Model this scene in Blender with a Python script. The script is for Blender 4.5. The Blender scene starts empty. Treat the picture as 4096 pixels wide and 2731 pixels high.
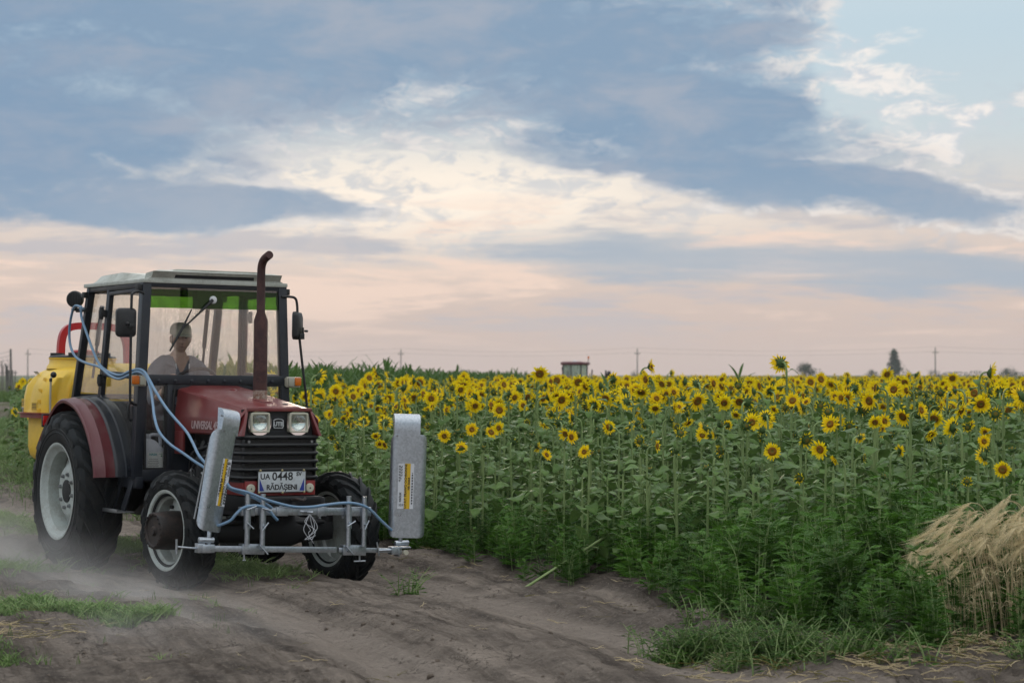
import bpy, bmesh, math, random
import numpy as np
from mathutils import Vector, Matrix, Euler
random.seed(7); RNG = np.random.default_rng(7)
scene = bpy.context.scene
C = scene.collection
R = math.radians

# ---------------------------------------------------------------- camera
CAM_H = 1.65
cam_d = bpy.data.cameras.new('camera'); cam = bpy.data.objects.new('camera', cam_d); C.objects.link(cam)
cam.location = (0, 0, CAM_H)
cam.rotation_euler = (R(90) + math.atan(134.5/8700), 0, 0)
cam_d.sensor_width = 36; cam_d.lens = 8700*36/4096
cam_d.clip_start = .5; cam_d.clip_end = 20000
cam_d.dof.use_dof = True; cam_d.dof.focus_distance = 17.0; cam_d.dof.aperture_fstop = 4.0
scene.camera = cam

# ---------------------------------------------------------------- node helpers
class NT:
    """tiny expression helper around a node tree"""
    def __init__(s, nt): s.nt = nt
    def node(s, t, **kw):
        n = s.nt.nodes.new(t)
        for k, v in kw.items(): setattr(n, k, v)
        return n
    def put(s, sock, val):
        if isinstance(val, bpy.types.NodeSocket): s.nt.links.new(val, sock)
        elif val is not None:
            if isinstance(val, (tuple, list)) and len(val) == 3 and sock.type == 'RGBA': val = (*val, 1)
            sock.default_value = val
    def m(s, op, a, b=None, c=None, clamp=False):
        n = s.node('ShaderNodeMath', operation=op, use_clamp=clamp)
        for i, x in enumerate((a, b, c)):
            if x is not None: s.put(n.inputs[i], x)
        return n.outputs[0]
    def add(s, a, b): return s.m('ADD', a, b)
    def sub(s, a, b): return s.m('SUBTRACT', a, b)
    def mul(s, a, b): return s.m('MULTIPLY', a, b)
    def clamp(s, a): return s.m('ADD', a, 0.0, clamp=True)
    def step(s, x, lo, hi, a=0.0, b=1.0, smooth=True):
        n = s.node('ShaderNodeMapRange', interpolation_type='SMOOTHSTEP' if smooth else 'LINEAR')
        for i, v in enumerate((x, lo, hi, a, b)): s.put(n.inputs[i], v)
        return n.outputs[0]
    def mix(s, f, a, b, mode='MIX'):
        n = s.node('ShaderNodeMix', data_type='RGBA', blend_type=mode)
        s.put(n.inputs[0], f); s.put(n.inputs[6], a); s.put(n.inputs[7], b)
        return n.outputs[2]
    def xyz(s, x=0.0, y=0.0, z=0.0):
        n = s.node('ShaderNodeCombineXYZ')
        for i, v in enumerate((x, y, z)): s.put(n.inputs[i], v)
        return n.outputs[0]
    def sep(s, v):
        n = s.node('ShaderNodeSeparateXYZ'); s.put(n.inputs[0], v); return n.outputs
    def noise(s, vec, scale, detail=3, rough=.55, dist=0.0, out=0):
        n = s.node('ShaderNodeTexNoise'); s.put(n.inputs['Vector'], vec)
        n.inputs['Scale'].default_value = scale; n.inputs['Detail'].default_value = detail
        n.inputs['Roughness'].default_value = rough; n.inputs['Distortion'].default_value = dist
        return n.outputs[out]
    def voro(s, vec, scale, feature='F1', out='Distance', rnd=1.0):
        n = s.node('ShaderNodeTexVoronoi', feature=feature); s.put(n.inputs['Vector'], vec)
        n.inputs['Scale'].default_value = scale; n.inputs['Randomness'].default_value = rnd
        return n.outputs[out]
    def ramp(s, f, stops):
        n = s.node('ShaderNodeValToRGB'); s.put(n.inputs[0], f); cr = n.color_ramp
        while len(cr.elements) < len(stops): cr.elements.new(.5)
        for e, (p, c) in zip(cr.elements, stops): e.position = p; e.color = (*c, 1)
        return n.outputs[0]
    def vmap(s, vec, scale=(1, 1, 1), loc=(0, 0, 0)):
        n = s.node('ShaderNodeMapping'); s.put(n.inputs[0], vec)
        n.inputs['Scale'].default_value = scale; n.inputs['Location'].default_value = loc
        return n.outputs[0]

# ---------------------------------------------------------------- world: evening sky under a broken cloud deck
SUN_AZ, SUN_EL = R(-4), R(6)
world = bpy.data.worlds.new('World'); scene.world = world; world.use_nodes = True
wt = world.node_tree; wt.nodes.clear(); w = NT(wt)
d = w.sep(w.node('ShaderNodeTexCoord').outputs['Generated'])
u = w.mul(w.m('ARCTAN2', d[0], d[1]), 8.7)             # azimuth from the view axis, in units of 1/8.7 rad
v = w.mul(w.m('ARCSINE', w.m('MAXIMUM', w.m('MINIMUM', d[2], 1.0), -1.0)), 8.7)
P = w.xyz(u, w.mul(v, 2.8), 0.0)
Pw = w.xyz(w.add(u, w.mul(w.sub(w.noise(P, 1.6, 4), .5), .5)), w.mul(v, 2.8), 3.0)
nA = w.noise(P, .75, 5, .55); nB = w.noise(w.xyz(u, w.mul(v, 2.8), 7.0), .8, 5, .55)
n2 = w.noise(w.xyz(u, w.mul(v, 2.6), 13.0), 1.9, 7, .6, .3)
n3 = w.noise(w.xyz(u, w.mul(v, 2.2), 21.0), 6.5, 6, .62, .5)
nst = w.noise(w.xyz(w.add(u, w.mul(v, .8)), w.mul(v, 7.5), 31.0), .9, 6, .6, .2)   # long streaks
ud = w.add(u, w.mul(w.sub(nA, .5), 1.1)); vd = w.add(v, w.mul(w.sub(nB, .5), .34))
def E(cu, cv, ru, rv, tilt=0.0, uu=None, vv=None):
    a = w.mul(w.sub(uu or ud, cu), 1/ru)
    b = w.mul(w.sub(w.sub(vv or vd, cv), w.mul(w.sub(uu or ud, cu), tilt)), 1/rv)
    return w.sub(w.sub(1.0, w.mul(a, a)), w.mul(b, b))
def MX(*a):
    r = a[0]
    for x in a[1:]: r = w.m('SMOOTH_MAX', r, x, .3)
    return r
deck = MX(E(-1.45, .665, 1.05, .075, -.02), E(-2.3, .95, 1.55, .40), E(-.75, 1.56, 2.5, .70, -.02), E(.68, 1.02, 1.0, .30, -.06), E(1.05, .73, 1.2, .12, -.11), E(.3, 1.3, 1.0, .26))
hole = E(-.2, .76, .85, .14, -.04)
hole2 = E(1.95, 1.25, .85, .48)
deck = w.sub(deck, w.mul(w.m('MAXIMUM', hole, 0.0), 1.6))
deck = w.sub(deck, w.mul(w.m('MAXIMUM', hole2, 0.0), 1.5))
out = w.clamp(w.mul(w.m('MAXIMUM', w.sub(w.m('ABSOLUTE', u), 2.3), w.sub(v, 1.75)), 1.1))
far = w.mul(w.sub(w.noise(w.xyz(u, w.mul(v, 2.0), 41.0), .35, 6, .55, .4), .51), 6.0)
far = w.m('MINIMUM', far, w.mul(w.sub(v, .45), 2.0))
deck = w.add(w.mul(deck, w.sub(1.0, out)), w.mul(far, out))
deck = w.add(deck, w.add(w.mul(w.sub(n2, .5), 1.5), w.mul(w.sub(n3, .5), .95)))
mask = w.step(deck, -.22, .70)
# the open sky behind the deck: pink at the horizon, cream higher up, pale blue above; overhead, out of view, brightened to light the scene
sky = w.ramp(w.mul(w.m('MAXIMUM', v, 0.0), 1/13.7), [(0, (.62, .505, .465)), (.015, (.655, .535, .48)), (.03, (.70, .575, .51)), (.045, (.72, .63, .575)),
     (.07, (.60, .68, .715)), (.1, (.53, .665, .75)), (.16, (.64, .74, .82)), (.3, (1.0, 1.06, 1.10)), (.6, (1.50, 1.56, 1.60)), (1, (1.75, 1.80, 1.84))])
nish = w.node('ShaderNodeTexSky', sky_type='NISHITA', sun_disc=False, sun_elevation=SUN_EL, sun_rotation=SUN_AZ, altitude=100, air_density=1.2, dust_density=2.0, ozone_density=1.5)
nis = w.mix(1.0, nish.outputs[0], (.11, .11, .11), 'MULTIPLY')
sky = w.mix(w.step(v, .9, 4.0, .0, .15), sky, nis)
glow = w.m('EXPONENT', w.mul(w.add(w.m('POWER', w.m('ABSOLUTE', w.mul(w.sub(u, -.3), 1/1.3)), 2.0), w.m('POWER', w.m('ABSOLUTE', w.mul(w.sub(v, .71), 1/.22)), 2.0)), -1.0))
sky = w.mix(w.mul(glow, .95), sky, (1.06, .94, .80))
# thin high cloud: ripples inside the glow, mauve streaks low down
rip = w.mul(w.step(n3, .44, .60), w.step(n2, .40, .58))
sky = w.mix(w.mul(w.mul(rip, w.step(v, .35, .6)), w.mul(w.sub(1.0, w.step(v, 1.0, 1.3)), .62)), sky, (.52, .57, .635))
low = w.mul(w.step(v, .05, .3), w.sub(1.0, w.step(v, .55, .8)))
sky = w.mix(w.mul(low, w.mul(w.step(nst, .5, .62), .75)), sky, (.52, .51, .545))
sky = w.mix(w.mul(low, w.mul(w.step(nst, .49, .38), .75)), sky, (.93, .72, .60))
# the long grey band low on the right
band = w.step(w.add(E(1.35, .44, 1.75, .11, -.05, uu=u), w.mul(w.sub(nst, .5), 2.6)), -.2, .9)
sky = w.mix(w.mul(band, .78), sky, (.395, .475, .56))
# sunlit puffs in front of the clear patch
puff = w.step(w.add(w.mul(E(1.35, 1.12, .95, .34, -.2, uu=u, vv=v), .34), w.add(w.mul(n2, .9), w.mul(n3, .5))),   .90, 1.10)
sky = w.mix(w.mul(puff, .9), sky, w.mix(w.step(n3, .42, .6), (.62, .66, .72), (.95, .89, .84)))
# cloud deck colour: blue-grey body, mauve where thinner, lit rim along the broken edge
body = w.mix(w.step(n2, .4, .68), (.252, .360, .495), (.37, .425, .515))
body = w.mix(w.step(v, 1.6, 4.0, .0, .9), body, w.mix(w.step(v, 3.5, 9.0), (.92, .95, .99), (1.5, 1.53, 1.56)))  # cloud above the view is brightened too, added top light for the scene
body = w.mix(w.sub(1.0, w.step(v, .35, .9)), body, (.40, .47, .555))
body = w.mix(w.mul(w.step(w.m('SUBTRACT', 0.0, u), 1.0, 2.2), .4), body, (.21, .325, .48))
rim = w.mul(w.mul(w.mul(mask, w.sub(1.0, mask)), 3.0), w.step(n3, .42, .62))
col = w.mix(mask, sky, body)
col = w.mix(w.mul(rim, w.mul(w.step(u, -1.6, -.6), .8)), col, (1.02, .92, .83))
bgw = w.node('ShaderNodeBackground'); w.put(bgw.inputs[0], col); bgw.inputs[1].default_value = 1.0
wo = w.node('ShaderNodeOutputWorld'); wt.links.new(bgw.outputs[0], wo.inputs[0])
world.cycles.sampling_method = 'MANUAL'; world.cycles.sample_map_resolution = 512

# ---------------------------------------------------------------- sun, veiled and low behind the field
sun_d = bpy.data.lights.new('sun', 'SUN'); sun = bpy.data.objects.new('sun', sun_d); C.objects.link(sun)
sun_d.energy = .6; sun_d.angle = R(14); sun_d.color = (1, .80, .62)
sdir = Vector((math.sin(SUN_AZ)*math.cos(SUN_EL), math.cos(SUN_AZ)*math.cos(SUN_EL), math.sin(SUN_EL)))
sun.rotation_euler = sdir.to_track_quat('Z', 'Y').to_euler()
sun.location = (0, 40, 20)
scene.view_settings.view_transform = 'Standard'; scene.view_settings.look = 'None'
scene.view_settings.exposure = 0.0; scene.view_settings.gamma = 1.0; scene.view_settings.use_curve_mapping = False
scene.cycles.max_bounces = 8; scene.cycles.transparent_max_bounces = 16; scene.cycles.volume_bounces = 1

# ================================================================ mesh helpers
def link(o, parent=None):
    C.objects.link(o)
    if parent is not None: o.parent = parent
    return o
def tag(o, label=None, cat=None, group=None, kind=None):
    if label: o['label'] = label
    if cat: o['category'] = cat
    if group: o['group'] = group
    if kind: o['kind'] = kind
    return o
def empty(name, parent=None, matrix=None):
    o = bpy.data.objects.new(name, None); o.empty_display_size = .1; link(o, parent)
    if matrix is not None: o.matrix_local = matrix
    return o
def frame_of(direction, up=(0, 0, 1)):
    z = Vector(direction).normalized(); u_ = Vector(up)
    if abs(z.dot(u_)) > .98: u_ = Vector((1, 0, 0))
    x = u_.cross(z).normalized(); y = z.cross(x)
    return x, y, z
def spline(pts, n=6):
    """Catmull-Rom through pts"""
    P_ = [Vector(p) for p in pts]; out = []
    for i in range(len(P_)-1):
        p0 = P_[max(i-1, 0)]; p1 = P_[i]; p2 = P_[i+1]; p3 = P_[min(i+2, len(P_)-1)]
        for k in range(n):
            t = k/n
            out.append(.5*((2*p1) + (p2-p0)*t + (2*p0-5*p1+4*p2-p3)*t*t + (3*p1-p0-3*p2+p3)*t**3))
    out.append(P_[-1]); return out
class MB:
    def __init__(s): s.v = []; s.f = []; s.mi = []; s.cur = 0
    def add(s, vs, fs):
        b = len(s.v); s.v += [tuple(p) for p in vs]
        for f in fs: s.f.append(tuple(i+b for i in f)); s.mi.append(s.cur)
        return s
    def box(s, c, size, rot=None):
        hx, hy, hz = (k/2 for k in size); c = Vector(c)
        vs = [Vector((x, y, z)) for x in (-hx, hx) for y in (-hy, hy) for z in (-hz, hz)]
        if rot is not None:
            m_ = rot if isinstance(rot, Matrix) else Euler(rot).to_matrix()
            vs = [m_ @ p for p in vs]
        return s.add([p+c for p in vs], [(0, 1, 3, 2), (4, 6, 7, 5), (0, 4, 5, 1), (2, 3, 7, 6), (0, 2, 6, 4), (1, 5, 7, 3)])
    def bar(s, a, b, w_, h_=None, up=(0, 0, 1)):
        h_ = h_ or w_; a = Vector(a); b = Vector(b); x, y, z = frame_of(b-a, up)
        vs = [p + x*i*w_/2 + y*j*h_/2 for p in (a, b) for i, j in ((-1, -1), (1, -1), (1, 1), (-1, 1))]
        return s.add(vs, [(3, 2, 1, 0), (4, 5, 6, 7)] + [(i, (i+1) % 4, 4+(i+1) % 4, 4+i) for i in range(4)])
    def loft(s, secs, cap=True, closed=True):
        n = len(secs[0]); vs = [p for q in secs for p in q]; fs = []
        for k in range(len(secs)-1):
            for i in range(n if closed else n-1):
                j = (i+1) % n; fs.append((k*n+i, k*n+j, (k+1)*n+j, (k+1)*n+i))
        if cap: fs.append(tuple(range(n-1, -1, -1))); fs.append(tuple((len(secs)-1)*n+i for i in range(n)))
        return s.add(vs, fs)
    def tube(s, path, r, n=10, cap=True):
        path = [Vector(p) for p in path]; k = len(path)
        rr = r if isinstance(r, (list, tuple)) else [r]*k; secs = []
        t = (path[1]-path[0]).normalized(); x, y, _ = frame_of(t)
        for i, p in enumerate(path):
            t2 = (path[min(i+1, k-1)]-path[max(i-1, 0)]).normalized()
            q = t.rotation_difference(t2); x = q @ x; y = q @ y; t = t2
            secs.append([p + (x*math.cos(a)+y*math.sin(a))*rr[i] for a in (2*math.pi*j/n for j in range(n))])
        return s.loft(secs, cap)
    def cyl(s, a, b, r, r2=None, n=20, cap=True): return s.tube([a, b], [r, r if r2 is None else r2], n, cap)
    def lathe(s, prof, c=(0, 0, 0), axis=(0, 0, 1), n=32, a0=0., a1=2*math.pi, cap=False):
        """prof: (radius, height along axis)"""
        x, y, z = frame_of(axis); c = Vector(c); full = abs(a1-a0-2*math.pi) < 1e-6; m_ = n if full else n+1
        secs = [[c + z*h_ + (x*math.cos(a)+y*math.sin(a))*r_ for a in (a0+(a1-a0)*j/n for j in range(m_))] for r_, h_ in prof]
        return s.loft(secs, cap, closed=full)
    def prism(s, poly, a, b):
        """poly: list of 3-D points swept from +a to +b (vectors)"""
        a = Vector(a); b = Vector(b); P_ = [Vector(p) for p in poly]
        return s.loft([[p+a for p in P_], [p+b for p in P_]])
    def ball(s, c, r, nu=14, nv=9):
        r = r if isinstance(r, (tuple, list)) else (r, r, r); secs = []
        for i in range(nv+1):
            t = math.pi*i/nv; secs.append([(c[0]+r[0]*math.sin(t)*math.cos(a), c[1]+r[1]*math.sin(t)*math.sin(a), c[2]-r[2]*math.cos(t)) for a in (2*math.pi*j/nu for j in range(nu))])
        return s.loft(secs, False)
    def mesh(s, name, mats, smooth=38):
        me = bpy.data.meshes.new(name); me.from_pydata(s.v, [], s.f)
        for m_ in (mats if isinstance(mats, (list, tuple)) else [mats]): me.materials.append(m_)
        if any(s.mi): me.polygons.foreach_set('material_index', s.mi)
        if smooth:
            me.polygons.foreach_set('use_smooth', [True]*len(me.polygons)); me.set_sharp_from_angle(angle=R(smooth))
        me.update(); return me
    def build(s, name, mats, parent=None, bevel=0, smooth=38, fix=True):
        me = s.mesh(name, mats, 0)
        if fix:
            bm = bmesh.new(); bm.from_mesh(me); bmesh.ops.remove_doubles(bm, verts=bm.verts, dist=1e-6)
            bmesh.ops.recalc_face_normals(bm, faces=bm.faces)
            if bevel:
                es = [e for e in bm.edges if len(e.link_faces) == 2 and e.calc_face_angle(0) > R(40)]
                bmesh.ops.bevel(bm, geom=es, offset=bevel, segments=2, affect='EDGES', profile=.6, clamp_overlap=True)
            bm.to_mesh(me); bm.free()
        if smooth:
            me.polygons.foreach_set('use_smooth', [True]*len(me.polygons)); me.set_sharp_from_angle(angle=R(smooth))
        return link(bpy.data.objects.new(name, me), parent)
def text(name, body, size, mat_, parent, o, xdir, ydir, align='CENTER', weight=0.0, shear=0.0, depth=.0006, spacing=1.0):
    """flat lettering: baseline-centre at o, running along xdir, upright along ydir"""
    cu = bpy.data.curves.new(name, 'FONT'); cu.body = body; cu.size = size; cu.align_x = align; cu.align_y = 'CENTER'
    cu.offset = weight; cu.shear = shear; cu.extrude = depth; cu.resolution_u = 3; cu.space_character = spacing
    t = bpy.data.objects.new(name, cu); C.objects.link(t)
    dg = bpy.context.evaluated_depsgraph_get()
    me = bpy.data.meshes.new_from_object(t.evaluated_get(dg)); bpy.data.objects.remove(t); bpy.data.curves.remove(cu)
    me.name = name; me.materials.clear(); me.materials.append(mat_)
    x = Vector(xdir).normalized(); y = Vector(ydir); y = (y - x*y.dot(x)).normalized(); z = x.cross(y)
    ob = bpy.data.objects.new(name, me); link(ob, parent)
    ob.matrix_local = Matrix(((x[0], y[0], z[0], o[0]), (x[1], y[1], z[1], o[1]), (x[2], y[2], z[2], o[2]), (0, 0, 0, 1)))
    return ob

# ================================================================ materials
def material(name):
    m_ = bpy.data.materials.new(name); m_.use_nodes = True; t = m_.node_tree; t.nodes.clear()
    n = NT(t); n.out = n.node('ShaderNodeOutputMaterial'); n.mat = m_
    n.obj = n.node('ShaderNodeTexCoord').outputs['Object']
    return n
def pbsdf(n, col, rough=.5, metal=0., bump=None, bstr=.3, bdist=.01, **kw):
    b = n.node('ShaderNodeBsdfPrincipled'); n.put(b.inputs['Base Color'], col); n.put(b.inputs['Roughness'], rough); n.put(b.inputs['Metallic'], metal)
    for k, x in kw.items(): n.put(b.inputs[k.replace('_', ' ')], x)
    if bump is not None:
        bp_ = n.node('ShaderNodeBump'); bp_.inputs['Strength'].default_value = bstr; bp_.inputs['Distance'].default_value = bdist
        n.put(bp_.inputs['Height'], bump); n.nt.links.new(bp_.outputs[0], b.inputs['Normal'])
    return b
def finish(n, sh): n.nt.links.new(sh, n.out.inputs[0]); return n.mat
def painted(name, col, rough=.4, dirt=(.16, .13, .10), amt=.35, scale=6., metal=0., fine=60., **kw):
    """a surface with dust and grime of its own: blotchy dirt, specks, uneven gloss"""
    n = material(name); a = n.noise(n.obj, scale, 6, .65); b = n.noise(n.obj, fine, 3, .6)
    f = n.clamp(n.mul(n.step(n.add(n.mul(a, .75), n.mul(b, .35)), .42, .78), amt))
    c = n.mix(f, n.mix(n.mul(a, .35), col, tuple(x*.75 for x in col)), dirt)
    r_ = n.add(rough-.07, n.add(n.mul(f, .45), n.mul(a, .12)))
    return finish(n, pbsdf(n, c, r_, metal, n.add(n.mul(a, .6), n.mul(b, .4)), .12, .004, **kw).outputs[0])
def emissive(name, col, strength):
    n = material(name); e = n.node('ShaderNodeEmission'); n.put(e.inputs[0], col); e.inputs[1].default_value = strength; return finish(n, e.outputs[0])
def glassy(name, tint=(.93, .95, .93), dust=.06, dustcol=(.55, .52, .48), extra=.0):
    n = material(name)
    tr = n.node('ShaderNodeBsdfTransparent'); n.put(tr.inputs[0], tint)
    gl = n.node('ShaderNodeBsdfGlossy'); gl.inputs['Roughness'].default_value = .02
    lw = n.node('ShaderNodeLayerWeight'); lw.inputs[0].default_value = .5
    f = n.add(.035+extra, n.mul(n.m('POWER', lw.outputs['Facing'], 5.0), .9))
    m1 = n.node('ShaderNodeMixShader'); n.put(m1.inputs[0], f); n.nt.links.new(tr.outputs[0], m1.inputs[1]); n.nt.links.new(gl.outputs[0], m1.inputs[2])
    df = n.node('ShaderNodeBsdfDiffuse'); n.put(df.inputs[0], dustcol)
    tl = n.node('ShaderNodeBsdfTranslucent'); n.put(tl.inputs[0], dustcol)
    md = n.node('ShaderNodeMixShader'); md.inputs[0].default_value = .5; n.nt.links.new(df.outputs[0], md.inputs[1]); n.nt.links.new(tl.outputs[0], md.inputs[2])
    sm = n.noise(n.vmap(n.obj, (14, 14, 1.2)), 2.2, 5, .6); sp = n.noise(n.obj, 160, 1, .5)
    fd = n.add(n.mul(n.step(sm, .3, .8), dust*1.6), n.mul(n.step(sp, .70, .76), dust*2.5))
    m2 = n.node('ShaderNodeMixShader'); n.put(m2.inputs[0], n.clamp(fd)); n.nt.links.new(m1.outputs[0], m2.inputs[1]); n.nt.links.new(md.outputs[0], m2.inputs[2])
    return finish(n, m2.outputs[0])
def galvanised():
    n = material('galvanised_steel'); v_ = n.voro(n.obj, 75, out='Color'); s_ = n.sep(v_)
    big = n.noise(n.obj, 7, 4, .6); sc = n.noise(n.vmap(n.obj, (60, 60, 9)), 3, 3)
    g = n.add(n.mul(s_[0], .5), n.mul(big, .6))
    c = n.mix(n.step(g, .2, .9), (.40, .44, .485), (.52, .56, .61))
    c = n.mix(n.mul(n.step(sc, .62, .8), .35), c, (.62, .65, .68))
    spk = n.step(n.noise(n.obj, 60, 2, .5), .72, .76); c = n.mix(n.mul(spk, .45), c, (.12, .10, .09))
    return finish(n, pbsdf(n, c, n.add(.24, n.mul(g, .16)), .88, n.add(big, n.mul(s_[1], .15)), .15, .004).outputs[0])
def rubber():
    n = material('tyre_rubber'); a = n.noise(n.obj, 5, 5, .65); b = n.noise(n.obj, 55, 3, .6)
    f = n.clamp(n.mul(n.step(n.add(n.mul(a, .7), n.mul(b, .4)),   .42, .85), .36))
    return finish(n, pbsdf(n, n.mix(f, (.010, .013, .015), (.085, .072, .062)), n.add(.55, n.mul(f, .35)), 0, n.add(n.mul(b, .6), a), .25, .006, Specular_IOR_Level=.2).outputs[0])
def rusty(name, c0, c1, rough=.8, scale=14):
    n = material(name); a = n.noise(n.obj, scale, 6, .7); b = n.noise(n.obj, 90, 3, .6)
    return finish(n, pbsdf(n, n.mix(n.step(n.add(n.mul(a, .8), n.mul(b, .3)), .4, .75), c0, c1), rough, .1, n.add(a, n.mul(b, .5)), .3, .004).outputs[0])
def cloth(name, col):
    n = material(name); a = n.noise(n.obj, 9, 4, .6); wv = n.noise(n.obj, 220, 2)
    return finish(n, pbsdf(n, n.mix(n.step(a, .3, .75), col, tuple(x*.72 for x in col)), .85, 0, n.add(a, n.mul(wv, .2)), .4, .02, Sheen_Weight=.1, Specular_IOR_Level=.15).outputs[0])
def lens_glass(name, col):
    n = material(name); b = pbsdf(n, col, .12, 0, n.noise(n.vmap(n.obj, (1, 60, 1)), 6, 1), .25, .004, Transmission_Weight=.35); return finish(n, b.outputs[0])

MT = dict(
 bonnet=painted('maroon_bonnet_paint', (.175, .022, .024), .33, (.17, .09, .075), .40, Coat_Weight=.25, Coat_Roughness=.25),
 fender=painted('burgundy_fender_paint', (.115, .011, .019), .35, (.15, .085, .075), .40, Coat_Weight=.2, Coat_Roughness=.3),
 red=painted('red_paint', (.27, .02, .02), .4, amt=.35), hoopred=painted('bright_red_paint', (.45, .018, .022), .35, amt=.12),
 navy=painted('navy_black_paint', (.012, .016, .024), .38, (.08, .072, .066), .22),
 black=painted('black_plastic', (.010, .011, .013), .45, (.07, .066, .06), .22), dark=painted('oily_cast_iron', (.008, .009, .011), .6, (.04, .034, .03), .4),
 roof=painted('cream_roof_fibreglass', (.52, .54, .49), .5, (.16, .15, .11), .55, 4.), rim=painted('pale_rim_paint', (.47, .52, .50), .45, (.20, .16, .12), .55, 7.),
 white=painted('white_plastic', (.72, .74, .76), .4, amt=.1), ivory=painted('ivory_plastic', (.55, .53, .42), .4, amt=.25), headliner=painted('grey_headliner', (.24, .235, .22), .8, amt=.2),
 tank=painted('yellow_polyethylene', (.86, .55, .03), .35, (.50, .36, .12), .32, Subsurface_Weight=.08, Subsurface_Radius=(.05, .03, .01)),
 blue=painted('blue_hose', (.135, .26, .41), .3, (.32, .36, .40), .45, 18.), galv=galvanised(), rubber=rubber(),
 hub=rusty('rusty_hub_iron', (.012, .011, .011), (.048, .030, .024), .6), exhaust=rusty('rusty_exhaust', (.040, .016, .017), (.085, .036, .030), .75), baserust=rusty('flaking_rust', (.17, .06, .025), (.42, .38, .33), .75, 22),
 steel=painted('worn_steel', (.32, .33, .34), .4, amt=.3, metal=.8), brass=painted('aged_brass', (.45, .38, .20), .4, amt=.3, metal=.5),
 mirror=finish(*(lambda n: (n, pbsdf(n, (.75, .78, .8), .03, 1.).outputs[0]))(material('mirror_glass'))),
 reflector=finish(*(lambda n: (n, pbsdf(n, (.85, .86, .88), .07, 1.).outputs[0]))(material('lamp_reflector'))),
 glass=glassy('cab_glass', (.99, .99, .985), dust=.032, dustcol=(.62, .62, .62), extra=.06), sideglass=glassy('side_glass', (.965, .965, .94), dust=.03, extra=.03), lampglass=glassy('lamp_glass', dust=.03), strip=glassy('green_sun_strip', (.30, .54, .16), .05, (.18, .34, .12)),
 orange=lens_glass('amber_lens', (.85, .22, .02)), clear=lens_glass('clear_lens', (.55, .54, .45)), tail=lens_glass('red_lens', (.75, .02, .02)),
 plate=painted('number_plate_white', (.56, .60, .62), .4, (.25, .25, .25), .4, 12.), plateblue=painted('plate_blue', (.015, .035, .27), .4, amt=.15), ink=painted('black_ink', (.012, .012, .013), .5, amt=.1),
 sticker=painted('sticker_white', (.68, .70, .74), .4, amt=.12), yellow=painted('sticker_yellow', (.72, .45, .012), .4, amt=.12), silver=painted('silver_emblem', (.55, .58, .60), .35, amt=.15, metal=.4),
 jerry=painted('canister_white', (.55, .57, .68), .4, amt=.06), teal=painted('label_teal', (.02, .25, .30), .5, amt=.05), greenp=painted('label_green', (.02, .2, .06), .5, amt=.05),
 pale=painted('pale_lettering', (.50, .36, .36), .5, amt=.25),
 skin=painted('skin', (.60, .39, .31), .55, (.45, .27, .21), .3, 20., Subsurface_Weight=.1, Subsurface_Radius=(.02, .008, .004)), shirt=cloth('navy_shirt_cloth', (.17, .19, .235)), cap=cloth('olive_cap_cloth', (.52, .51, .43)), hair=cloth('grey_hair', (.12, .11, .10)), trousers=cloth('dark_trousers', (.03, .03, .035)), eyewhite=painted('eye_white', (.5, .48, .45), .2, amt=.05), lips=painted('lips', (.25, .11, .09), .5, amt=.1),
 seat=cloth('dark_seat_fabric', (.03, .03, .032)),
)

# ================================================================ the tractor (local frame: x forward, y to its left, z up, origin under the front axle)
PHI, ROLL = R(58.3), .011
_h = Vector((math.cos(PHI), -math.sin(PHI), 0)); _l0 = Vector((math.sin(PHI), math.cos(PHI), 0)); _z0 = Vector((0, 0, 1))
_l = _l0*math.cos(ROLL) - _z0*math.sin(ROLL); _u = _z0*math.cos(ROLL) + _l0*math.sin(ROLL)
TPOS = Vector((-1.984, 17.15, 0))
TM = Matrix(((_h[0], _l[0], _u[0], TPOS[0]), (_h[1], _l[1], _u[1], TPOS[1]), (_h[2], _l[2], _u[2], TPOS[2]), (0, 0, 0, 1)))
def wpos(p): return TM @ Vector(p)

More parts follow.
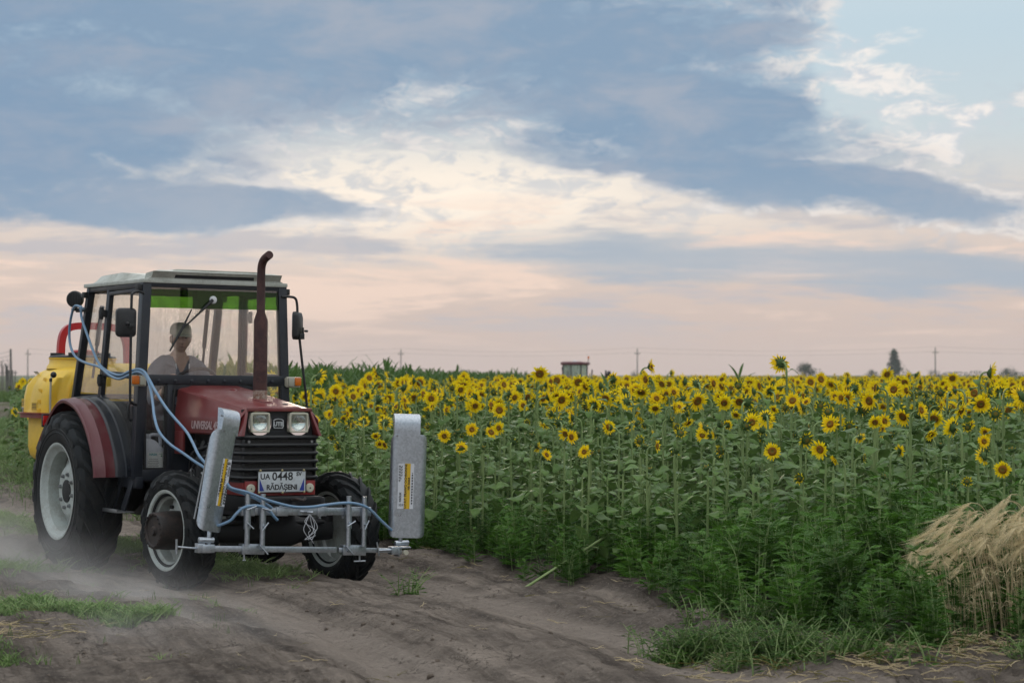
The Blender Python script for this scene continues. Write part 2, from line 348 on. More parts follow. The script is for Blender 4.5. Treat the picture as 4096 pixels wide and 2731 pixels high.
def wheel(parent, name, c, Ro, W, rr, nl, lw_, lh, sweep, side, steer=0., hub='front', label=None):
    """side=-1: outer face towards -y"""
    e = empty(name, parent, Matrix.Translation(c) @ Matrix.Rotation(steer, 4, 'Z'))
    if label: e['label'] = label
    Rc = Ro - lh; prof = [(rr-.03, -.36), (rr-.004, -.42), (rr+.012, -.455), (rr+.3*(Rc-rr), -.495), (rr+.62*(Rc-rr), -.5), (Rc-.045, -.475), (Rc-.016, -.425), (Rc-.004, -.3), (Rc, -.12), (Rc, .12), (Rc-.004, .3), (Rc-.016, .425), (Rc-.045, .475), (rr+.62*(Rc-rr), .5), (rr+.3*(Rc-rr), .495), (rr+.012, .455), (rr-.004, .42), (rr-.03, .36)]
    mb = MB(); mb.lathe([(r_, y*W) for r_, y in prof], axis=(0, 1, 0), n=72)
    for rg in (.42, .55):   # moulded rings on the sidewall
        for s in (-1, 1):
            r0 = rr + rg*(Rc-rr); mb.lathe([(r0-.008, s*W*.492), (r0-.003, s*(W*.5+.004)), (r0+.003, s*(W*.5+.004)), (r0+.008, s*W*.494)], axis=(0, 1, 0), n=72)
    def rad(y):
        y = abs(y)/W
        return float(np.interp(y, [0, .12, .3, .425, .475, .5], [Rc, Rc, Rc-.004, Rc-.016, Rc-.045, Rc-.09]))
    for s in (-1, 1):
        for i in range(nl):
            th0 = 2*math.pi*(i + (.5 if s > 0 else 0))/nl; secs = []
            for t in (0, .2, .45, .7, .88, 1.0, 1.06):
                y = s*(-.012 + min(t, 1.0)*(.5*W+.016)); th = th0 + sweep*(.5-min(t, 1)**.85); w2 = lw_*(.5+.22*t)
                rb = rad(y)-.012 if t <= 1 else Rc-.11*Ro; top = {0: lh*.9}.get(t, lh) + .012
                if t > .95: top = lh*.55+.012
                if t > 1: top = .012; y = s*(.5*W+.004)
                def pt(a, r_): return (math.sin(a)*r_, y, math.cos(a)*r_)
                secs.append([pt(th-1.35*w2/Ro, rb), pt(th-.85*w2/Ro, rb+top), pt(th+.85*w2/Ro, rb+top), pt(th+1.35*w2/Ro, rb)])
            mb.loft(secs)
    mb.build('tyre', MT['rubber'], e, smooth=32)
    o = side
    mb = MB()
    if hub == 'rear':
        mb.lathe([(rr+.016, o*.465*W), (rr+.022, o*.485*W), (rr+.010, o*.487*W), (rr-.006, o*.465*W), (rr-.016, o*.41*W), (rr-.05, o*.36*W), (rr-.055, o*.1*W), (rr-.02, -o*.1*W), (rr-.02, -o*.4*W), (rr+.016, -o*.47*W)], axis=(0, 1, 0), n=64)
        mb.lathe([(rr-.045, o*.02*W), (.30, o*.06*W), (.25, o*.13*W), (.205, o*.23*W), (.185, o*.245*W), (.06, o*.245*W), (.0, o*.245*W)], axis=(0, 1, 0), n=48)
        rim = mb.build('rim', MT['rim'], e)
        MB().lathe([(.095, o*.24*W), (.095, o*.265*W), (.085, o*.275*W), (0, o*.275*W)], axis=(0, 1, 0), n=32).build('hub', MT['dark'], e)
        for k in range(8):
            a = 2*math.pi*(k+.3)/8; p = Vector((math.sin(a)*.142, o*.24*W, math.cos(a)*.142))
            MB().cyl(p, p+Vector((0, o*.020, 0)), .019, .017, 6).cyl(p, p+Vector((0, o*.028, 0)), .010, n=8).build('bolt', MT['steel'], e)
    else:
        mb.lathe([(rr+.014, o*.455*W), (rr+.020, o*.478*W), (rr+.008, o*.48*W), (rr-.006, o*.45*W), (rr-.014, o*.36*W), (rr-.045, o*.26*W), (rr-.05, -o*.1*W), (rr-.015, -o*.2*W), (rr-.015, -o*.42*W), (rr+.014, -o*.455*W)], axis=(0, 1, 0), n=64)
        # pressed disc with a cut-away edge between the lugs
        secs = []; n_ = 64
        for y, k in ((-.06*W, 0), (.02*W, 1)):
            ring = []
            for j in range(n_):
                a = 2*math.pi*j/n_; r_ = .235 + .022*math.tanh(4*math.cos(4*a)); ring.append((math.sin(a)*r_, o*y, math.cos(a)*r_))
            secs.append(ring)
        mb.loft(secs); rim = mb.build('rim', MT['rim'], e)
        mb = MB().lathe([(.150, o*.0*W), (.150, o*.10), (.142, o*.17), (.142, o*.215), (.136, o*.225), (.118, o*.228), (.110, o*.216), (.04, o*.214), (.03, o*.232), (0, o*.232)], axis=(0, 1, 0), n=40)
        mb.build('hub', MT['hub'], e)
        for k in range(18):
            a = 2*math.pi*k/18; p = Vector((math.sin(a)*.127, o*.222, math.cos(a)*.127)); MB().cyl(p, p+Vector((0, o*.014, 0)), .0085, n=6).build('bolt', MT['hub'], e)
        for k in range(4):
            a = 2*math.pi*(k+.5)/4+.3; p = Vector((math.sin(a)*.195, o*.02*W, math.cos(a)*.195)); MB().cyl(p, p+Vector((0, o*.022, 0)), .016, n=6).build('nut', MT['dark'], e)
    return e

tr = empty('tractor', None, TM)
tag(tr, 'small maroon tractor with white cab roof and galvanised front frame, on the dirt road', 'tractor')
wheel(tr, 'rear_wheel', (-1.89, -.81, .668), .675, .38, .385, 18, .052, .040, .62, -1, hub='rear')
wheel(tr, 'rear_wheel', (-1.89, .81, .668), .675, .38, .385, 18, .052, .040, .62, 1, hub='rear')
wheel(tr, 'front_wheel', (0, -.69, .450), .462, .255, .292, 17, .040, .030, .60, -1, R(5))
wheel(tr, 'front_wheel', (0, .69, .425), .462, .255, .292, 17, .040, .030, .60, 1, R(5))

# ---- chassis and drivetrain
mb = MB().box((-.32, 0, .92), (1.05, .42, .52)).box((-.30, -.235, .95), (.5, .06, .18)).box((-.05, -.24, 1.08), (.2, .08, .16)).box((-.32, 0, .62), (.9, .34, .16))
for k in range(4): mb.cyl((-.62+.17*k, -.20, 1.06), (-.62+.17*k, -.31, 1.10), .035, n=12)
mb.cyl((-.48, -.29, .80), (-.48, -.29, 1.0), .055, n=16).cyl((-.22, -.30, .74), (-.22, -.30, .92), .045, n=16)
mb.build('engine', MT['dark'], tr, bevel=.008)
rnd = random.Random(3)
for k in range(9):
    a = Vector((rnd.uniform(-.75, -.1), -.27-rnd.random()*.05, rnd.uniform(.78, 1.12))); b = Vector((rnd.uniform(-.75, -.1), -.27-rnd.random()*.05, rnd.uniform(.70, 1.15)))
    mid = (a+b)/2 + Vector((rnd.uniform(-.1, .1), -.05, rnd.uniform(-.12, .08)))
    MB().tube(spline([a, mid, b], 7), rnd.choice([.007, .010, .013]), 7).build('engine_hose', rnd.choice([MT['black'], MT['dark'], MT['steel']]), tr)
MB().box((-1.35, 0, .72), (1.25, .40, .44)).box((-1.9, 0, .70), (.5, .5, .5)).box((-1.15, -.26, .62), (.4, .16, .22)).box((-.98, -.36, .56), (.16, .10, .18)).box((-1.0, -.45, .47), (.10, .16, .05)).build('gearbox', MT['dark'], tr, bevel=.02)
MB().cyl((-1.89, -.66, .668), (-1.89, .66, .668), .12, n=24).lathe([(.12, .25), (.19, .32), (.19, .36), (.12, .40)], (-1.89, 0, .668), (0, 1, 0), 24).lathe([(.12, -.25), (.19, -.32), (.19, -.36), (.12, -.40)], (-1.89, 0, .668), (0, 1, 0), 24).build('rear_axle', MT['dark'], tr)
mb = MB().tube([(0, -.60, .44), (0, -.34, .43), (0, -.2, .44), (0, .0, .45), (0, .16, .43), (0, .34, .425), (0, .60, .425)], [.085, .09, .11, .155, .17, .10, .085], 18)
mb.box((0, 0, .56), (.3, .22, .12)).cyl((.1, -.5, .5), (.1, .5, .49), .018, n=10).cyl((0, -.57, .36), (0, -.57, .56), .06, n=16).cyl((0, .57, .35), (0, .57, .55), .06, n=16)
mb.build('front_axle', MT['dark'], tr)
MB().box((.22, 0, .655), (.5, .60, .12)).box((.42, 0, .66), (.10, .66, .095)).box((.475, -.18, .655), (.02, .05, .06)).box((.475, .05, .65), (.02, .04, .05)).build('front_bumper', MT['dark'], tr, bevel=.012)
MB().tube(spline([(.47, .04, .69), (.53, .05, .70), (.56, .09, .69), (.54, .12, .705)], 6), .012, 8).build('tow_hook', MT['hub'], tr)

# ---- bonnet
def sec(x, yb, zb, yc, zc, ye, ze, yi, zi, zt):
    L = [(-yb, zb), (-yc, zc), (-yc+.004, zc+.012), (-ye, ze-.012), (-ye+.012, ze), (-yi, zi), (-yi+.03, zi+.012), (0, zt)]
    return [(x, y, z) for y, z in L] + [(x, -y, z) for y, z in reversed(L[:-1])]
def shell(secs, th=.012):
    return secs
fx = [(-.925, .342, 1.19, .350, 1.305, .322, 1.538, .235, 1.552, 1.566), (-.55, .345, 1.19, .352, 1.305, .312, 1.492, .225, 1.506, 1.520), (-.1, .347, 1.19, .352, 1.303, .300, 1.436, .215, 1.448, 1.460), (.20, .348, 1.185, .350, 1.300, .290, 1.399, .205, 1.409, 1.419), (.30, .348, 1.180, .347, 1.297, .285, 1.386, .20, 1.394, 1.403)]
mb = MB(); S = [sec(*q) for q in fx]; mb.loft(S, cap=False, closed=False)
inner = [[(p[0], p[1]*.965, p[2]-.012) for p in q] for q in S]; mb.loft(inner, cap=False, closed=False)
mb.loft([S[-1], [(p[0]+.008, p[1]*.99, p[2]-.008) for p in S[-1]], inner[-1]], cap=False, closed=False)
mb.loft([S[0], inner[0]], cap=False, closed=False)
for s in (0, -1): mb.loft([[q[s] for q in S], [q[s] for q in inner]], cap=False, closed=False)
bon = mb.build('bonnet', MT['bonnet'], tr, smooth=28)
mb = MB()
for s in (-1, 1):   # front corner posts of the bonnet mask, tapering down to the grille
    mb.loft([[(.255, s*.288, 1.375), (.312, s*.276, 1.384), (.316, s*.262, 1.372), (.26, s*.268, 1.36)], [(.26, s*.352, 1.178), (.368, s*.345, 1.178), (.372, s*.318, 1.178), (.27, s*.318, 1.178)]])
mb.box((.312, 0, 1.382), (.03, .545, .026))
mb.build('bonnet_edge', MT['bonnet'], bon, bevel=.004)
for s in (-1, 1): MB().box((-.825, s*.343, 1.10), (.17, .022, .185)).build('bonnet_skirt', MT['bonnet'], bon, bevel=.005)
MB().box((.02, .0, 1.4455), (.15, .09, .012), (0, .125, .0)).build('bonnet_hatch', MT['bonnet'], bon, bevel=.003)
MB().lathe([(.030, 0), (.030, .01), (.020, .018), (0, .018)], (.17, .12, 1.410), (.1, 0, 1), 20).build('filler_cap', MT['black'], bon)
MB().lathe([(.030, 0), (.028, .008), (.012, .016), (0, .016)], (-.62, .03, 1.524), (.1, 0, 1), 16).build('bonnet_catch', MT['bonnet'], bon)
MB().tube(spline([(-.94, -.36, .95), (-.935, -.362, 1.2), (-.935, -.352, 1.50), (-.935, -.30, 1.575), (-.935, 0, 1.592), (-.935, .30, 1.575), (-.935, .352, 1.5), (-.935, .362, 1.2)], 6), .014, 8).build('bonnet_seal', MT['black'], bon)
text('lettering', 'UNIVERSAL 453', .088, MT['pale'], bon, (-.29, -.3555, 1.247), (1, 0, 0), (0, 0, 1), shear=.18, weight=.0022, spacing=.92)
# ---- front mask
mk = MB().box((.272, 0, 1.275), (.02, .60, .215)).build('front_mask', MT['black'], tr)
for k in range(6): MB().box((.286, -.0, 1.322-.022*k), (.01, .125, .009)).build('vent_slat', MT['navy'], mk)
for yc in (-.165, .165):
    e = empty('headlight', tr, Matrix.Translation((.312, yc, 1.281)))
    def rsq(s, rz, x, rc=.015):
        pts = []
        for cx_, cy_, a0 in ((s-rc, rz-rc, 0), (-s+rc, rz-rc, 90), (-s+rc, -rz+rc, 180), (s-rc, -rz+rc, 270)):
            for k in range(5): a = R(a0+22.5*k); pts.append((x, cx_+rc*math.cos(a), cy_+rc*math.sin(a)))
        return pts
    MB().loft([rsq(.081, .077, -.03), rsq(.081, .077, .014), rsq(.076, .072, .018), rsq(.068, .064, .016), rsq(.068, .064, -.026)], cap=False).build('bezel', MT['ivory'], e)
    MB().lathe([(.10, .004), (.064, .003), (.058, -.006), (.046, -.014), (.030, -.021), (.012, -.025), (0, -.025)], axis=(1, 0, 0), n=28).build('reflector', MT['reflector'], e)
    MB().cyl((-.024, 0, 0), (-.008, 0, 0), .010, n=12).ball((-.006, 0, 0), .012, 10, 6).build('bulb', MT['lampglass'], e)
    mb = MB(); mb.loft([rsq(.069, .065, .002), rsq(.069, .065, .008), rsq(.05, .047, .015), rsq(.02, .02, .018)], cap=True)
    mb.build('lens', MT['lampglass'], e)
em = MB(); pts = [(-.036, -.036), (.036, -.036), (.045, -.022), (.043, .026), (.028, .036), (0, .040), (-.028, .036), (-.043, .026), (-.045, -.022)]
em.loft([[(.292, y*k, 1.274+z*k) for y, z in pts] for k in (1.0,)] + [[(.304, y*k, 1.274+z*k) for y, z in pts] for k in (1.0, .86)] + [[(.298, y*.84, 1.274+z*.84) for y, z in pts]])
emb = em.build('emblem', MT['silver'], tr)
MB().loft([[(.2985, y*.84, 1.274+z*.84) for y, z in pts], [(.3000, y*.84, 1.274+z*.84) for y, z in pts]]).build('emblem_field', MT['ink'], emb)
text('lettering', 'UTB', .044, MT['silver'], emb, (.3008, 0, 1.270), (0, 1, 0), (0, 0, 1), weight=.0018, depth=.002)
# ---- grille: wrap-round bars over a dark mesh
gr = empty('grille', tr)
nmesh = material('grille_mesh'); hx = nmesh.voro(nmesh.obj, 120, 'DISTANCE_TO_EDGE')
gm = finish(nmesh, pbsdf(nmesh, nmesh.mix(nmesh.step(hx, .08, .2), (.035, .032, .030), (.008, .008, .009)), .55, .2, hx, .6, .004).outputs[0])
MB().box((.30, 0, 1.0), (.02, .58, .36)).box((.15, -.305, 1.0), (.30, .02, .36)).box((.15, .305, 1.0), (.30, .02, .36)).build('mesh_panel', gm, gr)
for z in (1.168, 1.108, 1.044, .981, .918, .856):
    pr = [(0, -.016), (.012, -.014), (.026, -.004), (.028, .004), (.020, .014), (0, .017)]
    secs = []
    for base, out_ in (((.0, -.318), (0, -1)), ((.30, -.318), (.25, -1)), ((.335, -.30), (1, -.6)), ((.338, 0), (1, 0)), ((.335, .30), (1, .6)), ((.30, .318), (.25, 1)), ((.0, .318), (0, 1))):
        n_ = Vector((out_[0], out_[1], 0)).normalized(); secs.append([Vector((base[0], base[1], z)) + n_*dx + Vector((0, 0, dz)) for dx, dz in pr])
    MB().loft(secs).build('slat', MT['black'], gr, smooth=50)
for s in (-1, 1):
    MB().box((.315, s*.305, 1.0), (.045, .012, .36)).build('corner_strip', MT['black'], gr, bevel=.003)
    MB().cyl((.33, s*.268, 1.135), (.347, s*.268, 1.135), .011, n=10).build('bolt', MT['steel'], gr)
MB().box((.338, 0, .777), (.018, .60, .112)).box((.18, -.302, .777), (.30, .014, .112)).box((.18, .302, .777), (.30, .014, .112)).build('lower_panel', MT['red'], tr, bevel=.004)
for y in (-.252, .250):
    e = MB().lathe([(.036, 0), (.036, .010), (.030, .016), (0, .018)], (.345, y, .775), (1, 0, 0), 24).build('round_reflector', MT['ivory'], tr)
    MB().cyl((.362, y, .775), (.366, y, .775), .006, n=8).build('screw', MT['hub'], e)
# ---- number plate
pl = MB().box((.372, 0, .828), (.006, .408, .168)).build('number_plate', MT['plate'], tr, bevel=.003)
for y0, y1, z0, z1 in ((-.204, .204, .907, .912), (-.204, .204, .744, .749), (-.207, -.202, .744, .912), (.202, .207, .744, .912)):
    MB().box((.3755, (y0+y1)/2, (z0+z1)/2), (.004, y1-y0, z1-z0)).build('plate_border', MT['ink'], pl)
for s in (-1, 1):
    MB().prism([(.3752, s*.190, .757), (.3752, s*.150, .757), (.3752, s*.190, .852)], (0, 0, 0), (.0012, 0, 0)).build('blue_corner', MT['plateblue'], pl)
text('lettering', 'UA', .060, MT['ink'], pl, (.3756, -.143, .866), (0, 1, 0), (0, 0, 1), weight=.0015)
text('lettering', '0448', .088, MT['ink'], pl, (.3756, .005, .866), (0, 1, 0), (0, 0, 1), weight=.0016, spacing=1.02)
text('lettering', 'SV', .042, MT['ink'], pl, (.3756, .145, .884), (0, 1, 0), (0, 0, 1), weight=.0016)
text('lettering', 'RĂDĂȘENI', .056, MT['ink'], pl, (.3756, 0, .783), (0, 1, 0), (0, 0, 1), weight=.0016, spacing=.95)
for y, z in ((-.185, .914), (.0, .914), (.185, .914), (-.195, .744), (.005, .742), (.19, .746)): MB().ball((.378, y, z), .010, 10, 6).build('screw', MT['brass'], pl)

# ---- exhaust
ex = MB().tube([(-.148, .05, 1.52), (-.148, .05, 2.085), (-.150, .05, 2.15), (-.152, .05, 2.40)] + spline([(-.152, .05, 2.44), (-.145, .05, 2.515), (-.105, .05, 2.565), (-.035, .05, 2.592), (.0, .05, 2.602)], 5), [.056, .056, .034, .034]+[.033]*20+[.032], 22).build('exhaust_pipe', MT['exhaust'], tr)
MB().cyl((-.148, .05, 1.425), (-.148, .05, 1.53), .0575, n=22).build('pipe_base', MT['baserust'], ex)

# ---- cab frame
cab = empty('cab', tr)
def post(name, a, b, w_, h_, m_='navy', parent=None, bevel=.006, up=(0, 1, 0)): return MB().bar(a, b, w_, h_, up).build(name, MT[m_], parent or cab, bevel=bevel)
for s in (-1, 1):
    post('front_post', (-.94, s*.604, 2.40), (-.94, s*.668, .80), .065, .075)
    post('rear_post', (-2.18, s*.60, 2.39), (-2.46, s*.63, 1.42), .06, .06)
    post('side_rail', (-.95, s*.61, 2.375), (-2.19, s*.60, 2.375), .05, .05, up=(0, 0, 1))
    post('door_hinge_post', (-1.715, s*.605, 2.36), (-1.815, s*.640, 1.46), .045, .05)
    # door: frame following the arch, panes, handle rail
    dr = empty('door', cab)
    fp = [(-.995, 2.335, .612), (-1.675, 2.325, .612), (-1.765, 1.47, .645), (-1.56, 1.365, .653), (-1.39, 1.175, .658), (-1.285, .895, .664), (-1.0, .885, .668)]
    pts = [Vector((x, s*(y+.006), z)) for x, z, y in fp]
    mb = MB()
    for a, b in zip(pts, pts[1:]+pts[:1]): mb.bar(a, b, .032, .038, (0, 1, 0))
    mb.build('door_frame', MT['navy'], dr, bevel=.004)
    MB().bar((-1.735, s*.646, 1.655), (-1.0, s*.646, 1.635), .05, .03, (0, 1, 0)).build('door_rail', MT['navy'], dr, bevel=.004)
    def pane(name, poly, parent, m_='sideglass', th=.005):
        P3 = [Vector((x, s*y, z)) for x, z, y in poly]; return MB().prism(P3, (0, -th/2, 0), (0, th/2, 0)).build(name, MT[m_], parent, smooth=0)
    pane('upper_pane', [(-1.01, 2.325, .613), (-1.665, 2.315, .613), (-1.735, 1.67, .638), (-1.01, 1.65, .640)], dr)
    pane('lower_pane', [(-1.01, 1.62, .642), (-1.74, 1.64, .640), (-1.755, 1.48, .646), (-1.55, 1.375, .652), (-1.38, 1.18, .656), (-1.275, .905, .662), (-1.01, .90, .664)], dr)
    for z in (2.16, 1.60): MB().box((-1.735-.03*(2.16-z), s*.668, z), (.075, .045, .06)).cyl((-1.72-.03*(2.16-z), s*.685, z-.05), (-1.72-.03*(2.16-z), s*.685, z+.05), .018, n=10).build('hinge', MT['black'], dr, bevel=.004)
    MB().tube(spline([(-1.04, s*.665, 1.42), (-1.04, s*.70, 1.40), (-1.04, s*.705, 1.30), (-1.04, s*.67, 1.27)], 5), .009, 8).box((-1.04, s*.668, 1.34), (.05, .018, .10)).build('door_handle', MT['black'], dr)
    pane('quarter_window', [(-1.755, 2.335, .602), (-2.165, 2.345, .598), (-2.405, 1.50, .625), (-1.845, 1.485, .636)], cab)
    MB().bar((-1.83, s*.636, 1.455), (-2.46, s*.632, 1.43), .05, .045, (0, 1, 0)).build('quarter_sill', MT['navy'], cab, bevel=.004)
MB().box((-.945, 0, 2.385), (.065, 1.26, .05)).build('windscreen_header', MT['navy'], cab, bevel=.005)
MB().box((-.94, 0, 1.612), (.07, 1.25, .075)).build('windscreen_sill', MT['navy'], cab, bevel=.006)
for k in range(8): MB().lathe([(.016, 0), (.014, .006), (.007, .010), (0, .010)], (-.904, -.50+.145*k, 1.60), (1, 0, 0), 12).build('bolt', MT['navy'], cab)
MB().prism([(-.93, -.585, 2.362), (-.93, .585, 2.362), (-.93, .622, 1.648), (-.93, -.622, 1.648)], (-.0025, 0, 0), (.0025, 0, 0)).build('windscreen', MT['glass'], cab, smooth=0)
MB().prism([(-.9245, -.578, 2.345), (-.9245, .578, 2.345), (-.9245, .588, 2.200), (-.9245, -.586, 2.192)], (-.001, 0, 0), (.001, 0, 0)).build('sun_strip', MT['strip'], cab, smooth=0)
MB().box((-.935, -.395, 1.17), (.04, .045, .82)).box((-.935, -.36, 1.10), (.02, .05, .62)).box((-.935, .425, 1.17), (.04, .045, .82)).box((-.935, .38, 1.10), (.02, .06, .62)).box((-.938, 0, 1.555), (.03, .80, .06)).box((-.94, 0, 1.0), (.03, .78, .42)).build('firewall', MT['navy'], cab, bevel=.005)
for s in (-1, 1): MB().box((-.935, s*.52, .835), (.05, .28, .09)).build('front_sill', MT['navy'], cab, bevel=.005)
for s in (-1, 1):
    MB().box((-.935, s*.518, 1.22), (.005, .20, .70)).build('lower_window', MT['sideglass'], cab, smooth=0)
    mb = MB()
    for p, sz in (((-.925, s*.43, 1.22), (.02, .018, .72)), ((-.925, s*.605, 1.22), (.02, .018, .72)), ((-.925, s*.518, 1.568), (.02, .19, .018)), ((-.925, s*.518, .885), (.02, .19, .018))): mb.box(p, sz)
    mb.build('window_seal', MT['black'], cab)
MB().box((-1.42, 0, .80), (.98, 1.26, .04)).box((-1.92, 0, 1.10), (.04, 1.2, .62)).box((-2.20, 0, 1.405), (.55, 1.26, .03)).build('cab_floor', MT['dark'], cab, bevel=.006)
for a, b in (((-2.19, -.58, 2.365), (-2.19, .58, 2.365)), ((-2.445, -.60, 1.46), (-2.445, .60, 1.46))): MB().bar(a, b, .05, .045).build('rear_window_rail', MT['navy'], cab, bevel=.005)
MB().prism([(-2.20, -.57, 2.35), (-2.20, .57, 2.35), (-2.44, .60, 1.485), (-2.44, -.60, 1.485)], (0, 0, 0), (.005, 0, 0)).build('rear_window', MT['sideglass'], cab, smooth=0)
for y in (-.44, .44): MB().cyl((-2.20, y*1.12, 2.24), (-2.36, y*1.16, 1.62), .012, n=8).cyl((-2.20, y*1.12, 2.24), (-2.29, y*1.14, 1.9), .020, n=8).build('gas_strut', MT['black'], cab)
# roof
def roofz(x, y):
    e_ = max(0, min(1, (.60-abs(y))/.06)); sm = lambda t: t*t*(3-2*t)
    zx = float(np.interp(x, [-2.20, -2.13, -2.05, -1.62, -1.50, -1.22, -1.0, -.90], [2.425, 2.485, 2.495, 2.505, 2.497, 2.468, 2.468, 2.468]))
    z = 2.425 + (zx-2.425)*sm(e_)
    if abs(y) < .47 and x > -1.5: z = max(z, 2.425 + (.085*sm(max(0, min(1, (.47-abs(y))/.10)))*sm(max(0, min(1, (x+1.5)/.25)))))
    return z
mb = MB(); nx, ny = 44, 40; xs = np.linspace(-2.21, -.90, nx); ys = np.linspace(-.605, .605, ny)
mb.add([(x, y, roofz(x, y)) for x in xs for y in ys], [(i*ny+j, (i+1)*ny+j, (i+1)*ny+j+1, i*ny+j+1) for i in range(nx-1) for j in range(ny-1)])
edge = [(0, j) for j in range(ny)] + [(i, ny-1) for i in range(1, nx)] + [(nx-1, j) for j in range(ny-2, -1, -1)] + [(i, 0) for i in range(nx-2, 0, -1)]
mb.loft([[(xs[i], ys[j], roofz(xs[i], ys[j])) for i, j in edge], [(xs[i], ys[j], 2.415) for i, j in edge]], cap=False)
rf = mb.build('roof', MT['roof'], cab, smooth=50)
MB().box((-1.575, 0, 2.409), (1.36, 1.29, .034)).build('roof_lip', MT['roof'], rf, bevel=.010)
# front visor with its air slot
vs = [[(-.905, s*.575, 2.430) for s in (-1, 1)], [(-.865, s*.572, 2.486) for s in (-1, 1)]]
mb = MB()
def vq(y0, y1, t0, t1):
    def q(y, t): return (-.905+.045*t, y*(1+.0*t), 2.430+.058*t)
    return mb.add([q(y0, t0), q(y1, t0), q(y1, t1), q(y0, t1)], [(0, 1, 2, 3)])
vq(-.575, -.375, 0, 1); vq(.33, .575, 0, 1); vq(-.375, .33, 0, .12); vq(-.375, .33, .56, 1)
mb.add([(-.860, -.575, 2.488), (-.860, .575, 2.488), (-.93, .50, 2.502), (-.93, -.50, 2.502)], [(0, 1, 2, 3)]); mb.add([(-.93, .50, 2.502), (-.93, -.50, 2.502), (-1.06, -.46, 2.508), (-1.06, .46, 2.508)], [(0, 1, 2, 3)])
mb.add([(-.860, .575, 2.488), (-.905, .575, 2.430), (-.99, .60, 2.430), (-.99, .585, 2.475)], [(0, 1, 2, 3)]); mb.add([(-.860, -.575, 2.488), (-.905, -.575, 2.430), (-.99, -.60, 2.430), (-.99, -.585, 2.475)], [(0, 1, 2, 3)])
mb.add([(-.860, -.575, 2.488), (-.93, -.50, 2.500), (-1.0, -.50, 2.485), (-.99, -.585, 2.475)], [(0, 1, 2, 3)]); mb.add([(-.860, .575, 2.488), (-.93, .50, 2.500), (-1.0, .50, 2.485), (-.99, .585, 2.475)], [(0, 1, 2, 3)])
mb.build('roof_visor', MT['roof'], rf, smooth=30)
MB().box((-.912, -.022, 2.4495), (.03, .71, .026)).build('air_slot', MT['dark'], rf)
MB().box((-1.56, 0, 2.385), (1.20, 1.18, .02)).box((-1.25, 0, 2.355), (.5, 1.10, .05)).box((-1.04, -.02, 2.27), (.10, .23, .15)).build('headliner', MT['headliner'], cab, bevel=.015)
# wiper
wp = MB().tube([(-.912, -.03, 2.268), (-.905, -.09, 2.215), (-.905, -.17, 2.14), (-.908, -.29, 2.03)], [.014, .013, .009, .006], 8).tube([(-.914, -.215, 2.185), (-.914, -.305, 2.01), (-.914, -.402, 1.842)], [.006, .011, .007], 8).build('wiper', MT['black'], cab)
MB().lathe([(.032, 0), (.032, .008), (.024, .014), (0, .014)], (-.925, -.022, 2.270), (1, 0, 0), 20).build('wiper_pivot', MT['white'], wp)
# inside: dash, steering wheel, seat
MB().box((-1.02, 0, 1.52), (.16, .80, .10)).box((-1.03, .0, 1.25), (.14, .40, .5)).cyl((-1.05, -.05, 1.45), (-1.20, -.05, 1.60), .03, n=12).build('dashboard', MT['black'], cab, bevel=.02)
sw = MB(); n_ = Vector((-.62, 0, .78)); x_, y_, z_ = frame_of(n_); cc = Vector((-1.22, -.06, 1.585))
sw.tube([cc + (x_*math.cos(a)+y_*math.sin(a))*.19 for a in (2*math.pi*k/28 for k in range(29))], .014, 8, False)
for k in range(3): a = 2*math.pi*k/3+.5; sw.tube([cc, cc + (x_*math.cos(a)+y_*math.sin(a))*.19], .011, 6)
sw.cyl(cc-n_*.03, cc+n_*.02, .045, n=16); sw.build('steering_wheel', MT['black'], cab)
MB().box((-1.60, -.07, 1.12), (.46, .46, .12)).box((-1.85, -.07, 1.36), (.11, .44, .40), (0, -.15, 0)).box((-1.62, -.07, .94), (.3, .3, .26)).build('seat', MT['seat'], cab, bevel=.03)
for y, z in ((.10, 1.28), (.22, 1.22)): MB().cyl((-1.35, y, .82), (-1.30, y+.02, z), .008, n=6).ball((-1.30, y+.02, z+.02), .024, 10, 7).build('lever', MT['black'], cab)

# ---- fenders
path = spline([(-2.47, 1.02), (-2.33, 1.157), (-2.16, 1.302), (-1.99, 1.405), (-1.825, 1.443), (-1.658, 1.424), (-1.49, 1.37), (-1.326, 1.262), (-1.182, 1.105), (-1.085, .93), (-1.06, .815)] and [Vector((x, 0, z)) for x, z in ((-2.47, 1.02), (-2.33, 1.157), (-2.16, 1.302), (-1.99, 1.405), (-1.825, 1.443), (-1.658, 1.424), (-1.49, 1.37), (-1.326, 1.262), (-1.182, 1.105), (-1.085, .93), (-1.06, .815))], 4)
def arch(ys, off, name, m_, parent, th=.008):
    secs = []
    for i, p in enumerate(path):
        t = (path[min(i+1, len(path)-1)]-path[max(i-1, 0)]).normalized(); n_ = Vector((-t.z, 0, t.x)); n_ = n_ if n_.z > 0 or abs(n_.z) < .35 and n_.x > 0 else -n_
        if n_.dot(p - Vector((-1.8, 0, .7))) < 0: n_ = -n_
        top = [p + n_*(off+dz) + Vector((0, y, 0)) for y, dz in ys]; bot = [q - n_*th for q in top]
        secs.append(top + bot[::-1])
    return MB().loft(secs).build(name, MT[m_], parent, smooth=45)
